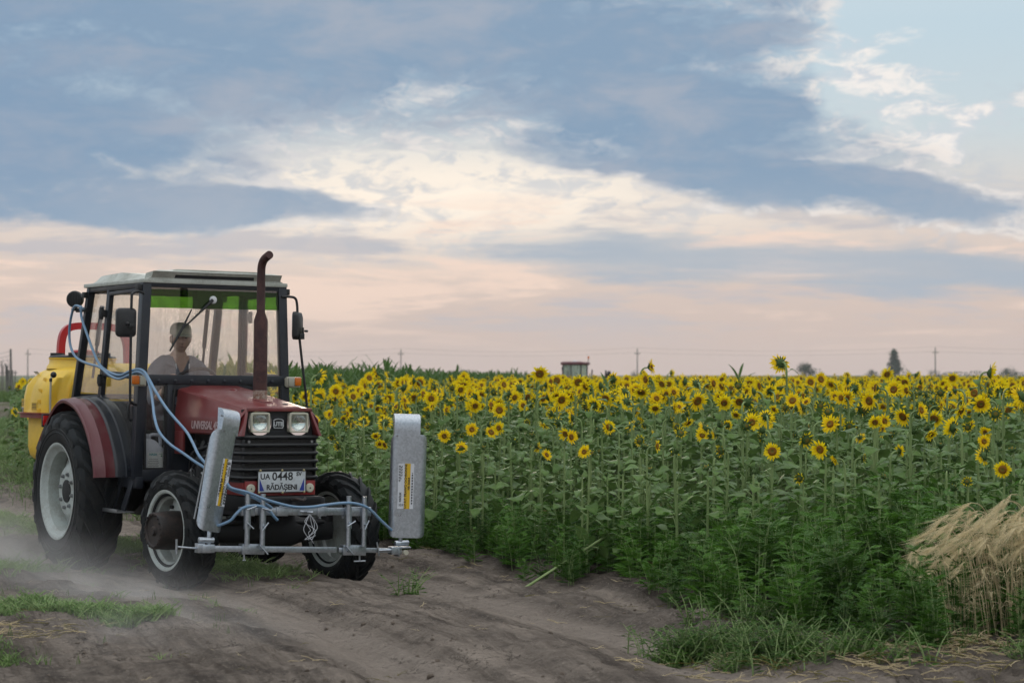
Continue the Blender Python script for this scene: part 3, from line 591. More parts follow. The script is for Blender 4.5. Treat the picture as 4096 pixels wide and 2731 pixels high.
for s in (-1, 1):
    fd = arch([(s*.975, -.028), (s*.978, -.012), (s*.968, 0), (s*.90, .004), (s*.885, .012), (s*.875, .004), (s*.795, .0)], 0, 'fender', 'fender', tr)
    arch([(s*.80, .004), (s*.79, .014), (s*.775, .014), (s*.77, .004), (s*.715, .004), (s*.705, .018), (s*.655, .018), (s*.62, .01)], .0, 'inner_fender', 'navy', fd)
    # step
    st = empty('step', tr)
    MB().box((-1.09, s*.665, .775), (.44, .06, .09)).build('step_bracket', MT['navy'], st, bevel=.006)
    for x0, x1 in ((-1.20, -1.30), (-.96, -1.06)): MB().bar((x0, s*.69, .80), (x1, s*.73, .545), .075, .014, (0, 1, 0)).build('step_arm', MT['navy'], st, bevel=.003)
    MB().box((-1.24, s*.745, .535), (.56, .15, .012)).box((-1.24, s*.82, .545), (.56, .012, .03)).build('tread', MT['steel'], st, bevel=.003)

# ---- lamps and mirrors
for s in (-1, 1):
    e = empty('turn_signal', tr)
    MB().box((-.895, s*.655, 1.598), (.035, .05, .07)).box((-.87, s*.690, 1.598), (.03, .125, .088)).build('lamp_base', MT['ivory'], e, bevel=.008)
    MB().box((-.846, s*.722, 1.604), (.030, .060, .070)).build('amber_lens', MT['orange'], e, bevel=.010)
    MB().box((-.846, s*.662, 1.600), (.030, .056, .076)).build('clear_lens', MT['clear'], e, bevel=.010)
ar = spline([(-.90, -.64, 2.305), (-.885, -.70, 2.318), (-.875, -.745, 2.30), (-.872, -.755, 2.25), (-.872, -.757, 1.9), (-.872, -.757, 1.48), (-.875, -.745, 1.425), (-.90, -.70, 1.405), (-.93, -.675, 1.405)], 5)
e = empty('mirror', tr); MB().tube(ar, .011, 9).build('mirror_arm', MT['black'], e)
def mirror_head(e, c, w_, h_, yaw):
    rot = Matrix.Rotation(yaw, 3, 'Z')
    def ring(k, x): return [Vector(c) + rot @ Vector((x, sx*(w_/2*k) if True else 0, 0) ) for sx in ()]
    def rr_(k, x, rc=.035):
        pts = []; s_, r_ = w_/2*k, h_/2*k
        for cx_, cz_, a0 in ((s_-rc, r_-rc, 0), (-s_+rc, r_-rc, 90), (-s_+rc, -r_+rc, 180), (s_-rc, -r_+rc, 270)):
            for q in range(5): a = R(a0+22.5*q); pts.append(Vector(c) + rot @ Vector((x, cx_+rc*math.cos(a), cz_+rc*math.sin(a))))
        return pts
    MB().loft([rr_(1, -.018), rr_(1, .0), rr_(.93, .022), rr_(.75, .032)]).build('mirror_shell', MT['black'], e)
    MB().loft([rr_(.95, -.0185), rr_(.95, -.0205)]).build('mirror_glass', MT['mirror'], e)
mirror_head(e, (-.90, -.790, 2.065), .165, .235, R(-18))
MB().box((-.868, -.757, 2.035), (.05, .045, .04)).ball((-.868, -.79, 2.055), .018, 10, 7).cyl((-.845, -.757, 2.035), (-.835, -.757, 2.035), .008, n=8).build('mirror_clamp', MT['black'], e, bevel=.003)
ar = spline([(-.90, .59, 2.313), (-.90, .66, 2.316), (-.90, .715, 2.305), (-.90, .735, 2.25), (-.90, .745, 2.1), (-.90, .79, 1.75), (-.90, .835, 1.42), (-.90, .82, 1.36), (-.92, .70, 1.34)], 5)
e = empty('mirror', tr); MB().tube(ar, .011, 9).build('mirror_arm', MT['black'], e)
mirror_head(e, (-.915, .745, 2.075), .165, .235, R(46))
MB().box((-.885, .768, 1.985), (.045, .045, .05)).cyl((-.885, .80, 2.03), (-.885, .83, 2.03), .010, n=8).cyl((-.885, .785, 2.0), (-.885, .785, 2.06), .010, n=8).build('mirror_clamp', MT['black'], e, bevel=.003)
# round work lamp on the rear post, ribbed back towards us
e = empty('work_lamp', tr); c = Vector((-2.40, -.665, 2.30)); ax = Vector((.8, -.55, 0)).normalized()
MB().lathe([(.072, -.03), (.074, .012), (.066, .028), (.05, .034), (0, .034)], c, ax, 28).build('lamp_housing', MT['black'], e)
x_, y_, z_ = frame_of(ax)
for k in range(9):
    q = -.056+.014*k; hgt = math.sqrt(max(.0, .066**2-q*q)); MB().box(c + x_*q + ax*.040, (.005, .005, 2*hgt), Matrix((x_, ax, Vector((0, 0, 1)))).transposed()).build('cooling_fin', MT['black'], e)
MB().lathe([(.066, -.032), (0, -.036)], c, ax, 28).build('lens', MT['lampglass'], e)
MB().box((-2.36, -.66, 2.21), (.05, .09, .025)).bar((-2.36, -.66, 2.20), (-2.20, -.63, 2.205), .03, .03).box((-2.38, -.665, 2.225), (.03, .02, .05)).build('lamp_bracket', MT['black'], e, bevel=.003)
for s in (-1, 1): MB().box((-.955, s*.655, 2.355), (.06, .05, .05)).box((-2.20, s*.645, 2.33), (.05, .05, .05)).build('roof_bracket', MT['black'], cab, bevel=.004)

# ================================================================ galvanised front frame with the two spray shields
fr = empty('spray_frame', None, TM)
tag(fr, 'galvanised steel frame with two upright spray shields, bolted to the front of the maroon tractor', 'spray frame')
ZU = lambda y: .612 - .022*y
ZL = lambda y: .322 - .040*y
XF = .63
MB().bar((XF, -.465, ZU(-.465)), (XF, .62, ZU(.62)), .052, .056).build('upper_bar', MT['galv'], fr, bevel=.004)
MB().bar((XF, -.74, ZL(-.74)), (XF, .34, ZL(.34)), .044, .044).build('lower_bar', MT['galv'], fr, bevel=.004)
MB().bar((XF, .36, ZL(.36)), (XF, .83, ZL(.83)), .036, .036).build('lower_bar', MT['galv'], fr, bevel=.004)
for y0, y1 in ((-.18, -.08), (.165, .245)): MB().box((XF, (y0+y1)/2, ZU((y0+y1)/2)), (.066, y1-y0, .068), (-.022, 0, 0)).build('sleeve', MT['galv'], fr, bevel=.004)
MB().box((XF, .53, ZU(.53)), (.070, .20, .070), (-.022, 0, 0)).build('sleeve', MT['galv'], fr, bevel=.004)
MB().box((XF, -.415, ZU(-.415)), (.070, .11, .066), (-.022, 0, 0)).build('sleeve', MT['galv'], fr, bevel=.004)
for yb, w_ in ((-.369, .185), (.488, .20)): MB().box((XF, yb, ZL(yb)), (.075, w_, .078), (-.040, 0, 0)).build('clamp_box', MT['galv'], fr, bevel=.005)
for y, zt in ((-.433, .755), (-.306, .752), (.421, .722), (.556, .716)):
    p = MB().cyl((XF+.052, y, ZL(y)+.03), (XF+.052, y+.003, zt), .020, n=18).build('post', MT['galv'], fr)
    MB().cyl((XF+.052, y+.001, ZU(y)-.13), (XF+.052, y+.002, ZU(y)+.03), .0265, n=18).build('post_sleeve', MT['galv'], p)
def tscrew(a, d_, L=.06, bar=.045, bd=(0, .7, .7)):
    a = Vector(a); d_ = Vector(d_).normalized(); b_ = Vector(bd).normalized()
    MB().cyl(a, a+d_*L, .007, n=8).cyl(a+d_*L-b_*bar, a+d_*L+b_*bar, .0055, n=8).cyl(a, a+d_*.012, .014, n=6).build('clamp_screw', MT['galv'], fr)
for y, zz, bd in ((-.433, -.10, (0, .7, -.6)), (-.306, -.11, (0, .6, .7)), (.421, -.09, (0, .9, .5)), (.556, -.10, (0, .4, .8)), (-.42, .03, (0, .95, .3)), (-.30, .02, (0, .95, -.25))): tscrew((XF+.07, y, ZU(y)+zz), (1, 0, 0), .035, .04, bd)
tscrew((XF+.03, .04, ZU(.04)), (1, .25, 0), .06, .004); MB().lathe([(.028, 0), (.028, .005), (0, .005)], (XF+.028, .02, ZU(.02)), (1, 0, 0), 18).build('washer', MT['galv'], fr); MB().cyl((XF+.03, .02, ZU(.02)), (XF+.09, .10, ZU(.02)-.005), .010, n=10).build('bolt', MT['galv'], fr)
for y, z in ((-.30, -.0), (.43, 0)): tscrew((XF+.036, y, ZL(y)), (1, 0, 0), .03, .05, (0, .7, -.7))
for y in (-.43, .55): tscrew((XF, y, ZL(y)-.03), (0, 0, -1), .055, .012 if y < 0 else .05, (0, 1, 0))
for y in (.20, .40, .57): tscrew((XF, y, ZU(y)-.03), (0, 0, -1), .022, .010, (0, 1, 0))
tscrew((XF, -.13, ZU(-.13)+.03), (0, 0, 1), .022, .010, (0, 1, 0))
# brackets at the bar ends
MB().box((XF, -.735, ZL(-.735)), (.07, .10, .062)).box((XF+.0, -.79, ZL(-.76)+.005), (.06, .06, .07)).cyl((XF, -.80, ZL(-.76)+.065), (XF, -.68, ZL(-.7)+.062), .022, n=14).cyl((XF, -.72, ZL(-.7)+.03), (XF, -.715, ZL(-.7)+.13), .016, n=12).build('end_bracket', MT['galv'], fr, bevel=.004)
MB().cyl((XF, -.81, ZL(-.8)), (XF+.02, -.985, ZL(-.8)+.02), .008, n=8).cyl((XF+.02, -.985, ZL(-.8)-.035), (XF+.02, -.985, ZL(-.8)+.075), .009, n=8).build('adjuster', MT['galv'], fr)
MB().box((XF, .86, ZL(.86)), (.07, .09, .06)).box((XF, .93, ZL(.93)+.025), (.10, .10, .012)).box((XF, .88, ZL(.9)-.01), (.08, .012, .07)).cyl((XF, .86, ZL(.86)+.055), (XF, .98, ZL(.95)+.06), .020, n=14).cyl((XF, .91, ZL(.9)+.05), (XF, .91, ZL(.9)+.13), .016, n=12).build('end_bracket', MT['galv'], fr, bevel=.004)
MB().cyl((XF+.03, .93, ZL(.93)-.012), (XF+.06, .93, ZL(.93)-.012), .020, n=14).build('roller', MT['ivory'], fr)
MB().cyl((XF+.02, .70, ZL(.70)), (XF+.02, .83, ZL(.83)+.006), .009, n=8).cyl((XF+.03, .705, ZL(.7)-.04), (XF+.03, .685, ZL(.7)+.065), .007, n=8).build('adjuster', MT['galv'], fr)
for k in range(6):   # frayed twine on the bar
    r_ = random.Random(k); MB().tube(spline([(XF+.035, .10, ZU(.1)-.02), (XF+.04, .09+r_.uniform(-.05, .06), .53), (XF+.045, .09+r_.uniform(-.06, .07), .47), (XF+.04, .10+r_.uniform(-.05, .05), .44+r_.uniform(-.05, .04)), (XF+.04, .11+r_.uniform(-.03, .05), .40+r_.uniform(-.04, .05))], 5), .0022, 5).build('twine', MT['sticker'], fr)

def shield(M, w_, h_, flip, rb=.05, dep=.075):
    """bent sheet standing in M: local y across, z up, face towards +x"""
    e = empty('shield', fr, M); nz, na = 26, 22; half = w_/2; L = half - rb + rb*math.pi/2*.95
    def prof(a):   # a: arc coordinate across the sheet
        s_ = 1 if a > 0 else -1; t = abs(a); f = half-rb
        if t <= f: return (0., a)
        th = (t-f)/rb; return (-(1-math.cos(th))*rb, s_*(f+rb*math.sin(th)))
    V0 = []; V1 = []
    for i in range(nz+1):
        z = h_*(1-math.cos(math.pi*i/nz))/2; k = min(z, h_-z); rc = .075; sh = 0 if k > rc else rc-math.sqrt(max(0, rc*rc-(rc-k)**2))
        for j in range(na+1):
            a = (L-sh)*(2*j/na-1); x, y = prof(a); V0.append((x, y, z)); V1.append((x-.004, y*.985, z))
    n1 = na+1; fs = [(i*n1+j, i*n1+j+1, (i+1)*n1+j+1, (i+1)*n1+j) for i in range(nz) for j in range(na)]
    b = len(V0); fs2 = [tuple(q+b for q in reversed(f)) for f in fs]
    rim = [j for j in range(na+1)] + [i*n1+na for i in range(1, nz+1)] + [nz*n1+j for j in range(na-1, -1, -1)] + [i*n1 for i in range(nz-1, 0, -1)]
    rf_ = [(rim[q], rim[(q+1) % len(rim)], rim[(q+1) % len(rim)]+b, rim[q]+b) for q in range(len(rim))]
    MB().add(V0+V1, fs+fs2+rf_).build('shield_sheet', MT['galv'], e, smooth=45)
    # cap: narrower sheet that curls back at the top
    secs = []
    for x, z in [(-.008, h_-.03), (-.008, h_+.02), (-.008, h_+.085), (-.014, h_+.118), (-.030, h_+.143), (-.055, h_+.156), (-.088, h_+.160)]: secs.append((x, z))
    cw = w_*.36; sh = -.02 if not flip else .03
    mb = MB(); mb.add([(x, y+sh, z) for x, z in secs for y in (-cw, cw)], [(2*i, 2*i+1, 2*i+3, 2*i+2) for i in range(len(secs)-1)])
    mb.add([(x-.004, (y)+sh, z-.002) for x, z in secs for y in (-cw*.99, cw*.99)], [(2*i, 2*i+2, 2*i+3, 2*i+1) for i in range(len(secs)-1)])
    sd = -1
    mb.add([(x, sd*cw+sh, z) for x, z in secs] + [(-.05, sd*cw+sh, h_-.03)], [tuple(range(len(secs)+1))])
    mb.add([(x-.001, sd*cw*.96+sh, z) for x, z in secs] + [(-.05, sd*cw*.96+sh, h_-.03)], [tuple(range(len(secs), -1, -1))])
    mb.build('shield_cap', MT['galv'], e, smooth=50, fix=False)
    MB().cyl((-.02, -cw+sh+.02, h_-.012), (.004, -cw+sh+.02, h_-.012), .008, n=8).cyl((-.03, -cw+sh-.01, h_+.10), (-.03, -cw+sh+.002, h_+.10), .006, n=8).build('rivet', MT['steel'], e)
    return e
def sticker(e, c, w_, h_, up):
    """label on the sheet face; its lines run along +z (up=1) or -z"""
    s = up; g = empty('label', e); x0 = .0015
    MB().box((x0, c[0], c[1]), (.0012, w_, h_)).build('paper', MT['sticker'], g)
    yb = c[0] + s*.012; MB().box((x0+.0012, yb, c[1]), (.0008, w_*.36, h_)).build('yellow_band', MT['yellow'], g)
    xd = (0, 0, s); yd = (0, -s, 0); X = x0+.0022
    text('lettering', 'U.P.R.P. PRAWO OCHRONNE', .0265, MT['ink'], g, (X, c[0]-s*.002, c[1]), xd, yd, weight=.0006)
    text('lettering', 'NR 56664', .0235, MT['ink'], g, (X, c[0]+s*.024, c[1]+s*.02), xd, yd, weight=.0007)
    text('lettering', 'KRÓLIK', .0215, MT['ink'], g, (X, c[0]-s*w_*.33, c[1]-s*h_*.24), xd, yd, weight=.0004)
    for k, (yy, a0, a1) in enumerate(((-.44, .10, .46), (-.38, .10, .46), (-.32, .14, .44), (-.26, .22, .46), (.38, -.40, .30), (.42, -.40, .30))):
        z0 = a0
        while z0 < a1:
            z1 = min(a1, z0+.05); MB().box((X, c[0]+s*w_*yy, c[1]+s*h_*(z0+z1)/2), (.0005, .0045, h_*(z1-z0)*.8)).build('fine_print', MT['ink'], g); z0 = z1+.012
    lg = MB()
    for k in range(3): lg.tube([(X, c[0]-s*w_*(.40-.10*k), c[1]-s*h_*.44), (X, c[0]-s*w_*(.36-.10*k), c[1]-s*h_*.41), (X, c[0]-s*w_*(.40-.10*k), c[1]-s*h_*.385)], .0022, 5)
    lg.build('logo', MT['ink'], g)
    return g
mR = Matrix.Translation((XF+.04, .945, .385)) @ Matrix.Rotation(R(-20), 4, 'Z') @ Matrix.Rotation(R(-1.2), 4, 'X')
eR = shield(mR, .285, .81, False); sticker(eR, (-.022, .405), .125, .355, 1)
mL = Matrix.Translation((XF+.03, -.715, .478)) @ Matrix.Rotation(R(-9.5), 4, 'X') @ Matrix.Rotation(R(18), 4, 'Z')
eL = shield(mL, .235, .765, True); sticker(eL, (.045, .375), .085, .355, -1)
rd = MB().cyl((XF+.0, -.712, 1.185), (XF+.0, -.838, .575), .0075, n=8)
for z in (1.07, .84, .66): yy = -.838+(z-.575)/.61*.126; rd.cyl((XF, yy, z), (XF+.01, yy+.07, z-.01), .006, n=6)
rd.build('guard_rod', MT['steel'], fr)

# ================================================================ blue hoses
def hose(label, pts, r_=.0112):
    me = MB().tube(spline([wpos(p) for p in pts], 7), r_, 10).build('hose', MT['blue']); tag(me, label, 'hose', 'blue hoses on the maroon tractor'); return me
sideA = [(-2.30, -.60, 1.55), (-2.38, -.70, 1.75), (-2.10, -.70, 2.21), (-2.22, -.73, 2.235), (-2.31, -.73, 2.15), (-2.353, -.73, 2.024), (-2.323, -.73, 1.898), (-2.193, -.73, 1.799), (-1.968, -.72, 1.745), (-1.653, -.72, 1.709), (-1.415, -.72, 1.639), (-1.207, -.72, 1.612), (-.98, -.73, 1.64), (-.88, -.70, 1.668)]
sideA = sideA[2:]
hose('blue hose looping in a wide ring below the round work lamp', sideA + [(-.762, -.690, 1.652), (-.644, -.702, 1.61), (-.525, -.723, 1.524), (-.407, -.752, 1.42), (-.289, -.786, 1.318), (-.171, -.795, 1.204), (-.053, -.754, 1.111), (.065, -.693, 1.043), (.184, -.647, .983), (.302, -.623, .943), (.42, -.62, .903), (.56, -.59, .83), (.67, -.555, .787), (.67, -.458, .755), (.68, -.369, .719), (.68, -.286, .68), (.67, -.225, .645)])
hose('blue hose crossing the whole front frame to the tall upright shield', [(-2.15, -.71, 2.20), (-2.12, -.715, 2.225), (-2.11, -.71, 2.127), (-1.981, -.70, 1.965), (-1.83, -.70, 1.823), (-1.682, -.70, 1.722), (-1.467, -.70, 1.665), (-1.236, -.70, 1.642), (-1.0, -.715, 1.672), (-.87, -.69, 1.69), (-.736, -.692, 1.668), (-.591, -.711, 1.61), (-.447, -.72, 1.525), (-.302, -.695, 1.402), (-.158, -.671, 1.307), (-.013, -.634, 1.207), (.131, -.64, 1.121), (.276, -.647, 1.024), (.42, -.60, .92), (.58, -.57, .85), (.69, -.568, .802), (.70, -.435, .766), (.71, -.308, .716), (.71, -.157, .672), (.70, -.036, .649), (.70, .094, .647), (.705, .225, .661), (.71, .365, .672), (.71, .458, .667), (.71, .553, .641), (.705, .617, .601), (.70, .697, .529), (.685, .80, .450)])
hose('short blue hose arching from the tilted shield over the frame posts', [(.62, -.66, .515), (.66, -.635, .528), (.70, -.577, .56), (.715, -.541, .606), (.715, -.483, .652), (.715, -.401, .668), (.715, -.327, .659), (.715, -.267, .627), (.71, -.221, .579), (.70, -.191, .554)])

# ================================================================ rear-mounted sprayer tank
sp = empty('sprayer_tank', None, TM)
tag(sp, 'yellow plastic sprayer tank with black lid and red hoop, mounted behind the maroon tractor', 'sprayer tank')
def superell(a, rx, ry, n_=3.4):
    c_, s_ = math.cos(a), math.sin(a); return (rx*math.copysign(abs(c_)**(2/n_), c_), ry*math.copysign(abs(s_)**(2/n_), s_))
CX, CY = -3.16, .0; nA_ = 220; zs = [.862, .868, .89, .93, 1.0, 1.1, 1.2, 1.27, 1.285, 1.30, 1.31, 1.35, 1.45, 1.55, 1.62, 1.67, 1.71, 1.735, 1.75, 1.757]
secs = []
for z in zs:
    if z < 1.285: k = float(np.interp(z, [.862, .868, .89, .93, 1.0], [.70, .80, .88, .925, .945]))
    else: k = float(np.interp(z, [1.285, 1.31, 1.35, 1.45, 1.55, 1.62, 1.67, 1.71, 1.735, 1.757], [.955, 1.0, 1.0, .995, .97, .915, .84, .74, .64, .50]))
    ring = []
    for j in range(nA_):
        a = 2*math.pi*j/nA_; a += .22*math.sin(4*a); x, y = superell(a, .44*k, .775*k, 4.6 if z < 1.6 else 3.6)
        # vertical recesses moulded in the visible end and corners
        g = 0.
        if 1.31 < z < 1.66:
            if abs(y) > .60*k:
                for x0, wd, dp in ((-.075, .055, .055), (.375, .055, .05)): g = max(g, dp*max(0, min(1, (wd-abs(x-x0))/.022)))
            if abs(x) > .34*k:
                for y0, wd, dp in ((-.50, .09, .04), (-.12, .10, .04), (.3, .10, .04)): g = max(g, dp*max(0, min(1, (wd-abs(y-y0))/.03)))
            g *= max(0, min(1, (1.66-z)/.08))*max(0, min(1, (z-1.31)/.03))
        ring.append((CX + x*(1-g/.45), CY + y*(1-g/.62), z))
    secs.append(ring)
tk = MB().loft(secs).build('tank', MT['tank'], sp, smooth=40)
LX, LY = -3.17, -.30
MB().lathe([(.325, 1.70), (.315, 1.73), (.300, 1.745), (.295, 1.785), (.305, 1.79), (.305, 1.80), (.0, 1.80)], (LX, LY, 0), (0, 0, 1), 48).build('neck', MT['tank'], tk)
ld = MB().lathe([(.295, 1.795), (.300, 1.806), (.290, 1.818), (.20, 1.826), (0, 1.83)], (LX, LY, 0), (0, 0, 1), 48)
for a in (2.1, 4.0, 5.6, .5): ld.box((LX+.24*math.cos(a), LY+.24*math.sin(a), 1.832), (.11, .07, .028), (0, 0, a))
ld.build('lid', MT['black'], sp)
MB().lathe([(.12, 1.822), (.12, 1.86), (.11, 1.872), (.05, 1.876), (0, 1.876)], (LX+.02, LY+.02, 0), (0, 0, 1), 32).build('filler_cap', MT['hoopred'], sp)
hp = spline([(-3.66, -.33, 1.35), (-3.66, -.33, 1.75), (-3.66, -.325, 1.95), (-3.66, -.29, 2.055), (-3.66, -.20, 2.10), (-3.66, .0, 2.105), (-3.66, .18, 2.095), (-3.66, .26, 2.06), (-3.66, .31, 1.96), (-3.66, .325, 1.8), (-3.66, .325, 1.35)], 5)
secs = []
for i, p in enumerate(hp):
    t = (hp[min(i+1, len(hp)-1)]-hp[max(i-1, 0)]).normalized(); n_ = Vector((0, t.z, -t.y)); secs.append([p+n_*.032+Vector((.03, 0, 0)), p+n_*.032-Vector((.03, 0, 0)), p-n_*.032-Vector((.03, 0, 0)), p-n_*.032+Vector((.03, 0, 0))])
MB().loft(secs).build('hoop', MT['hoopred'], sp, bevel=0, smooth=50)
mb = MB()
rl = [superell(2*math.pi*j/48, .46, .80, 5.) for j in range(49)]
mb.loft([[Vector((CX+x*q, CY+y*q, z)) for q, z in ((.965, 1.262), (1.0, 1.262), (1.0, 1.296), (1.035, 1.300), (1.035, 1.306), (.965, 1.306))] for x, y in rl], cap=False)
mb.build('frame_rail', MT['red'], sp, smooth=40)
for y in (-.45, .45): MB().bar((-2.68, y, 1.28), (-2.45, y*.8, .72), .06, .05).bar((-3.55, y, 1.28), (-3.45, y, .80), .05, .05).bar((-3.45, y, .80), (-2.55, y, .80), .05, .05).build('frame_leg', MT['red'], sp, bevel=.004)
MB().bar((-2.75, -.62, 1.24), (-2.68, -.78, 1.235), .06, .09).build('lamp_bracket', MT['navy'], sp, bevel=.003)
tl = MB().box((-2.70, -.80, 1.245), (.03, .085, .115)).build('tail_light', MT['black'], sp, bevel=.006); MB().box((-2.68, -.815, 1.245), (.018, .05, .085)).build('red_lens', MT['tail'], tl, bevel=.006)
# clear sight hose, numbers, buckle, stickers on the near end
ea = CY-.775
MB().tube(spline([(CX+.385, ea+.045, 1.63), (CX+.385, ea+.0358, 1.58), (CX+.385, ea+.035, 1.3), (CX+.385, ea+.06, 1.05)], 5), .010, 8).build('sight_hose', MT['clear'], sp)
MB().ball((CX+.385, ea+.06, 1.645), .028, 14, 8).cyl((CX+.385, ea+.035, 1.612), (CX+.385, ea+.035, 1.585), .014, n=10).build('hose_fitting', MT['black'], sp)
def endface(x, z):   # point on the near end of the tank
    k = float(np.interp(z, [1.285, 1.31, 1.35, 1.45, 1.55, 1.62, 1.67], [.955, 1.0, 1.0, .995, .97, .915, .84])); xx = max(-.99, min(.99, (x-CX)/(.44*k))); return CY - .775*k*(1-abs(xx)**4.6)**(1/4.6)
for tx, z in (('600', 1.60), ('500', 1.50), ('400', 1.405), ('300', 1.325)):
    text('level_mark', tx, .058, MT['tank'], tk, (CX+.17, endface(CX+.17, z)-.001, z), (1, 0, 0), (0, .15 if z > 1.5 else 0, 1), depth=.002)
for x, z, w_, h_ in ((CX+.07, 1.365, .14, .07),): 
    st_ = MB().box((x, endface(x, z)-.002, z), (w_, .002, h_), (0, 0, .0)).build('warning_sticker', MT['yellow'], sp)
    for k in range(4): MB().box((x, endface(x, z)-.0036, z+.022-.014*k), (w_*.8, .001, .006)).build('fine_print', MT['ink'], st_)
x = CX-.27; st_ = MB().box((x, endface(x, 1.39)-.002, 1.39), (.14, .002, .075), (0, 0, -.1)).build('warning_sticker', MT['yellow'], sp)
for k in range(4): MB().box((x, endface(x, 1.39)-.0036, 1.412-.014*k), (.11, .001, .006), (0, 0, -.1)).build('fine_print', MT['ink'], st_)
MB().box((CX-.30, endface(CX-.30, 1.33)-.005, 1.325), (.03, .014, .06)).cyl((CX-.32, endface(CX-.3, 1.33)-.012, 1.345), (CX-.26, endface(CX-.3, 1.33)-.012, 1.345), .007, n=8).build('buckle', MT['steel'], sp, bevel=.003)
MB().box((CX-.14, endface(CX-.14, 1.64)-.0, 1.665), (.11, .002, .035), (.75, 0, 0)).build('maker_sticker', MT['sticker'], sp)

# ================================================================ white canister behind the lower front window
jc = empty('canister', None, TM); tag(jc, 'white plastic chemical canister behind the lower front window of the tractor cab', 'canister')
def rrect(cx_, cy_, hx_, hy_, z, rc=.025):
    pts = []
    for sx, sy, a0 in ((1, 1, 0), (-1, 1, 90), (-1, -1, 180), (1, -1, 270)):
        for q in range(5): a = R(a0+22.5*q); pts.append((cx_+sx*(hx_-rc)+rc*math.cos(a), cy_+sy*(hy_-rc)+rc*math.sin(a), z))
    return pts
jx, jy = -1.035, -.495
MB().loft([rrect(jx, jy, .060, .084, .840), rrect(jx, jy, .065, .090, .850), rrect(jx, jy, .065, .090, 1.035), rrect(jx, jy-.006, .060, .080, 1.055), rrect(jx, jy-.03, .045, .050, 1.11), rrect(jx, jy-.045, .030, .032, 1.125)]).build('canister_body', MT['jerry'], jc, smooth=50)
MB().tube(spline([(jx, jy+.062, 1.04), (jx, jy+.070, 1.09), (jx, jy+.062, 1.15), (jx, jy+.03, 1.158), (jx, jy-.012, 1.155), (jx, jy-.028, 1.135), (jx, jy-.02, 1.11)], 5), .015, 10).build('handle', MT['jerry'], jc)
MB().cyl((jx, jy-.055, 1.12), (jx, jy-.055, 1.165), .024, n=18).build('cap', MT['jerry'], jc)
lb = MB().box((jx+.0655, jy-.0, .945), (.0012, .135, .145)).build('label', MT['sticker'], jc)
text('lettering', 'NASA', .026, MT['teal'], lb, (jx+.0668, jy-.018, 1.000), (0, 1, 0), (0, 0, 1), weight=.0008)
MB().prism([(jx+.0665, jy+.045, .982), (jx+.0665, jy+.063, .982), (jx+.0665, jy+.054, .997)], (0, 0, 0), (.0006, 0, 0)).box((jx+.067, jy+.05, 1.004), (.0006, .03, .004)).build('green_mark', MT['greenp'], lb)
for k in range(6): MB().box((jx+.067, jy-.015, .960-.014*k), (.0006, .075+.012*(k % 3), .003)).build('fine_print', MT['ink'], lb)

# ================================================================ people
def skin_body(chains, voxel, extra=None):
    """connected bones -> one continuous surface (skin + subdivision, then fused)"""
    me = bpy.data.meshes.new('bones'); vs, es, rad = [], [], []; idx = {}
    def vid(p, r_):
        k = tuple(round(c, 4) for c in p)
        if k not in idx: idx[k] = len(vs); vs.append(p); rad.append(r_)
        return idx[k]
    for ch in chains:
        ids = [vid(p, r_) for p, r_ in ch]; es += list(zip(ids, ids[1:]))
    me.from_pydata(vs, es, []); ob = bpy.data.objects.new('bones', me); C.objects.link(ob)
    sk = ob.modifiers.new('s', 'SKIN'); sk.use_smooth_shade = True
    for i, r_ in enumerate(rad):
        d_ = me.skin_vertices[0].data[i]; d_.radius = r_ if isinstance(r_, tuple) else (r_, r_); d_.use_root = (i == 0)
    ob.modifiers.new('d', 'SUBSURF').levels = 2; ob.modifiers['d'].render_levels = 2
    dg = bpy.context.evaluated_depsgraph_get(); m1 = bpy.data.meshes.new_from_object(ob.evaluated_get(dg)); bpy.data.objects.remove(ob)
    bm = bmesh.new(); bm.from_mesh(m1)
    if extra:
        for m2 in extra: bm.from_mesh(m2)
    m3 = bpy.data.meshes.new('body'); bm.to_mesh(m3); bm.free()
    o2 = bpy.data.objects.new('body', m3); C.objects.link(o2); rm = o2.modifiers.new('r', 'REMESH'); rm.mode = 'VOXEL'; rm.voxel_size = voxel
    sm = o2.modifiers.new('m', 'SMOOTH'); sm.factor = .5; sm.iterations = 2
    dg = bpy.context.evaluated_depsgraph_get(); m4 = bpy.data.meshes.new_from_object(o2.evaluated_get(dg)); bpy.data.objects.remove(o2)
    m4.polygons.foreach_set('use_smooth', [True]*len(m4.polygons)); return m4
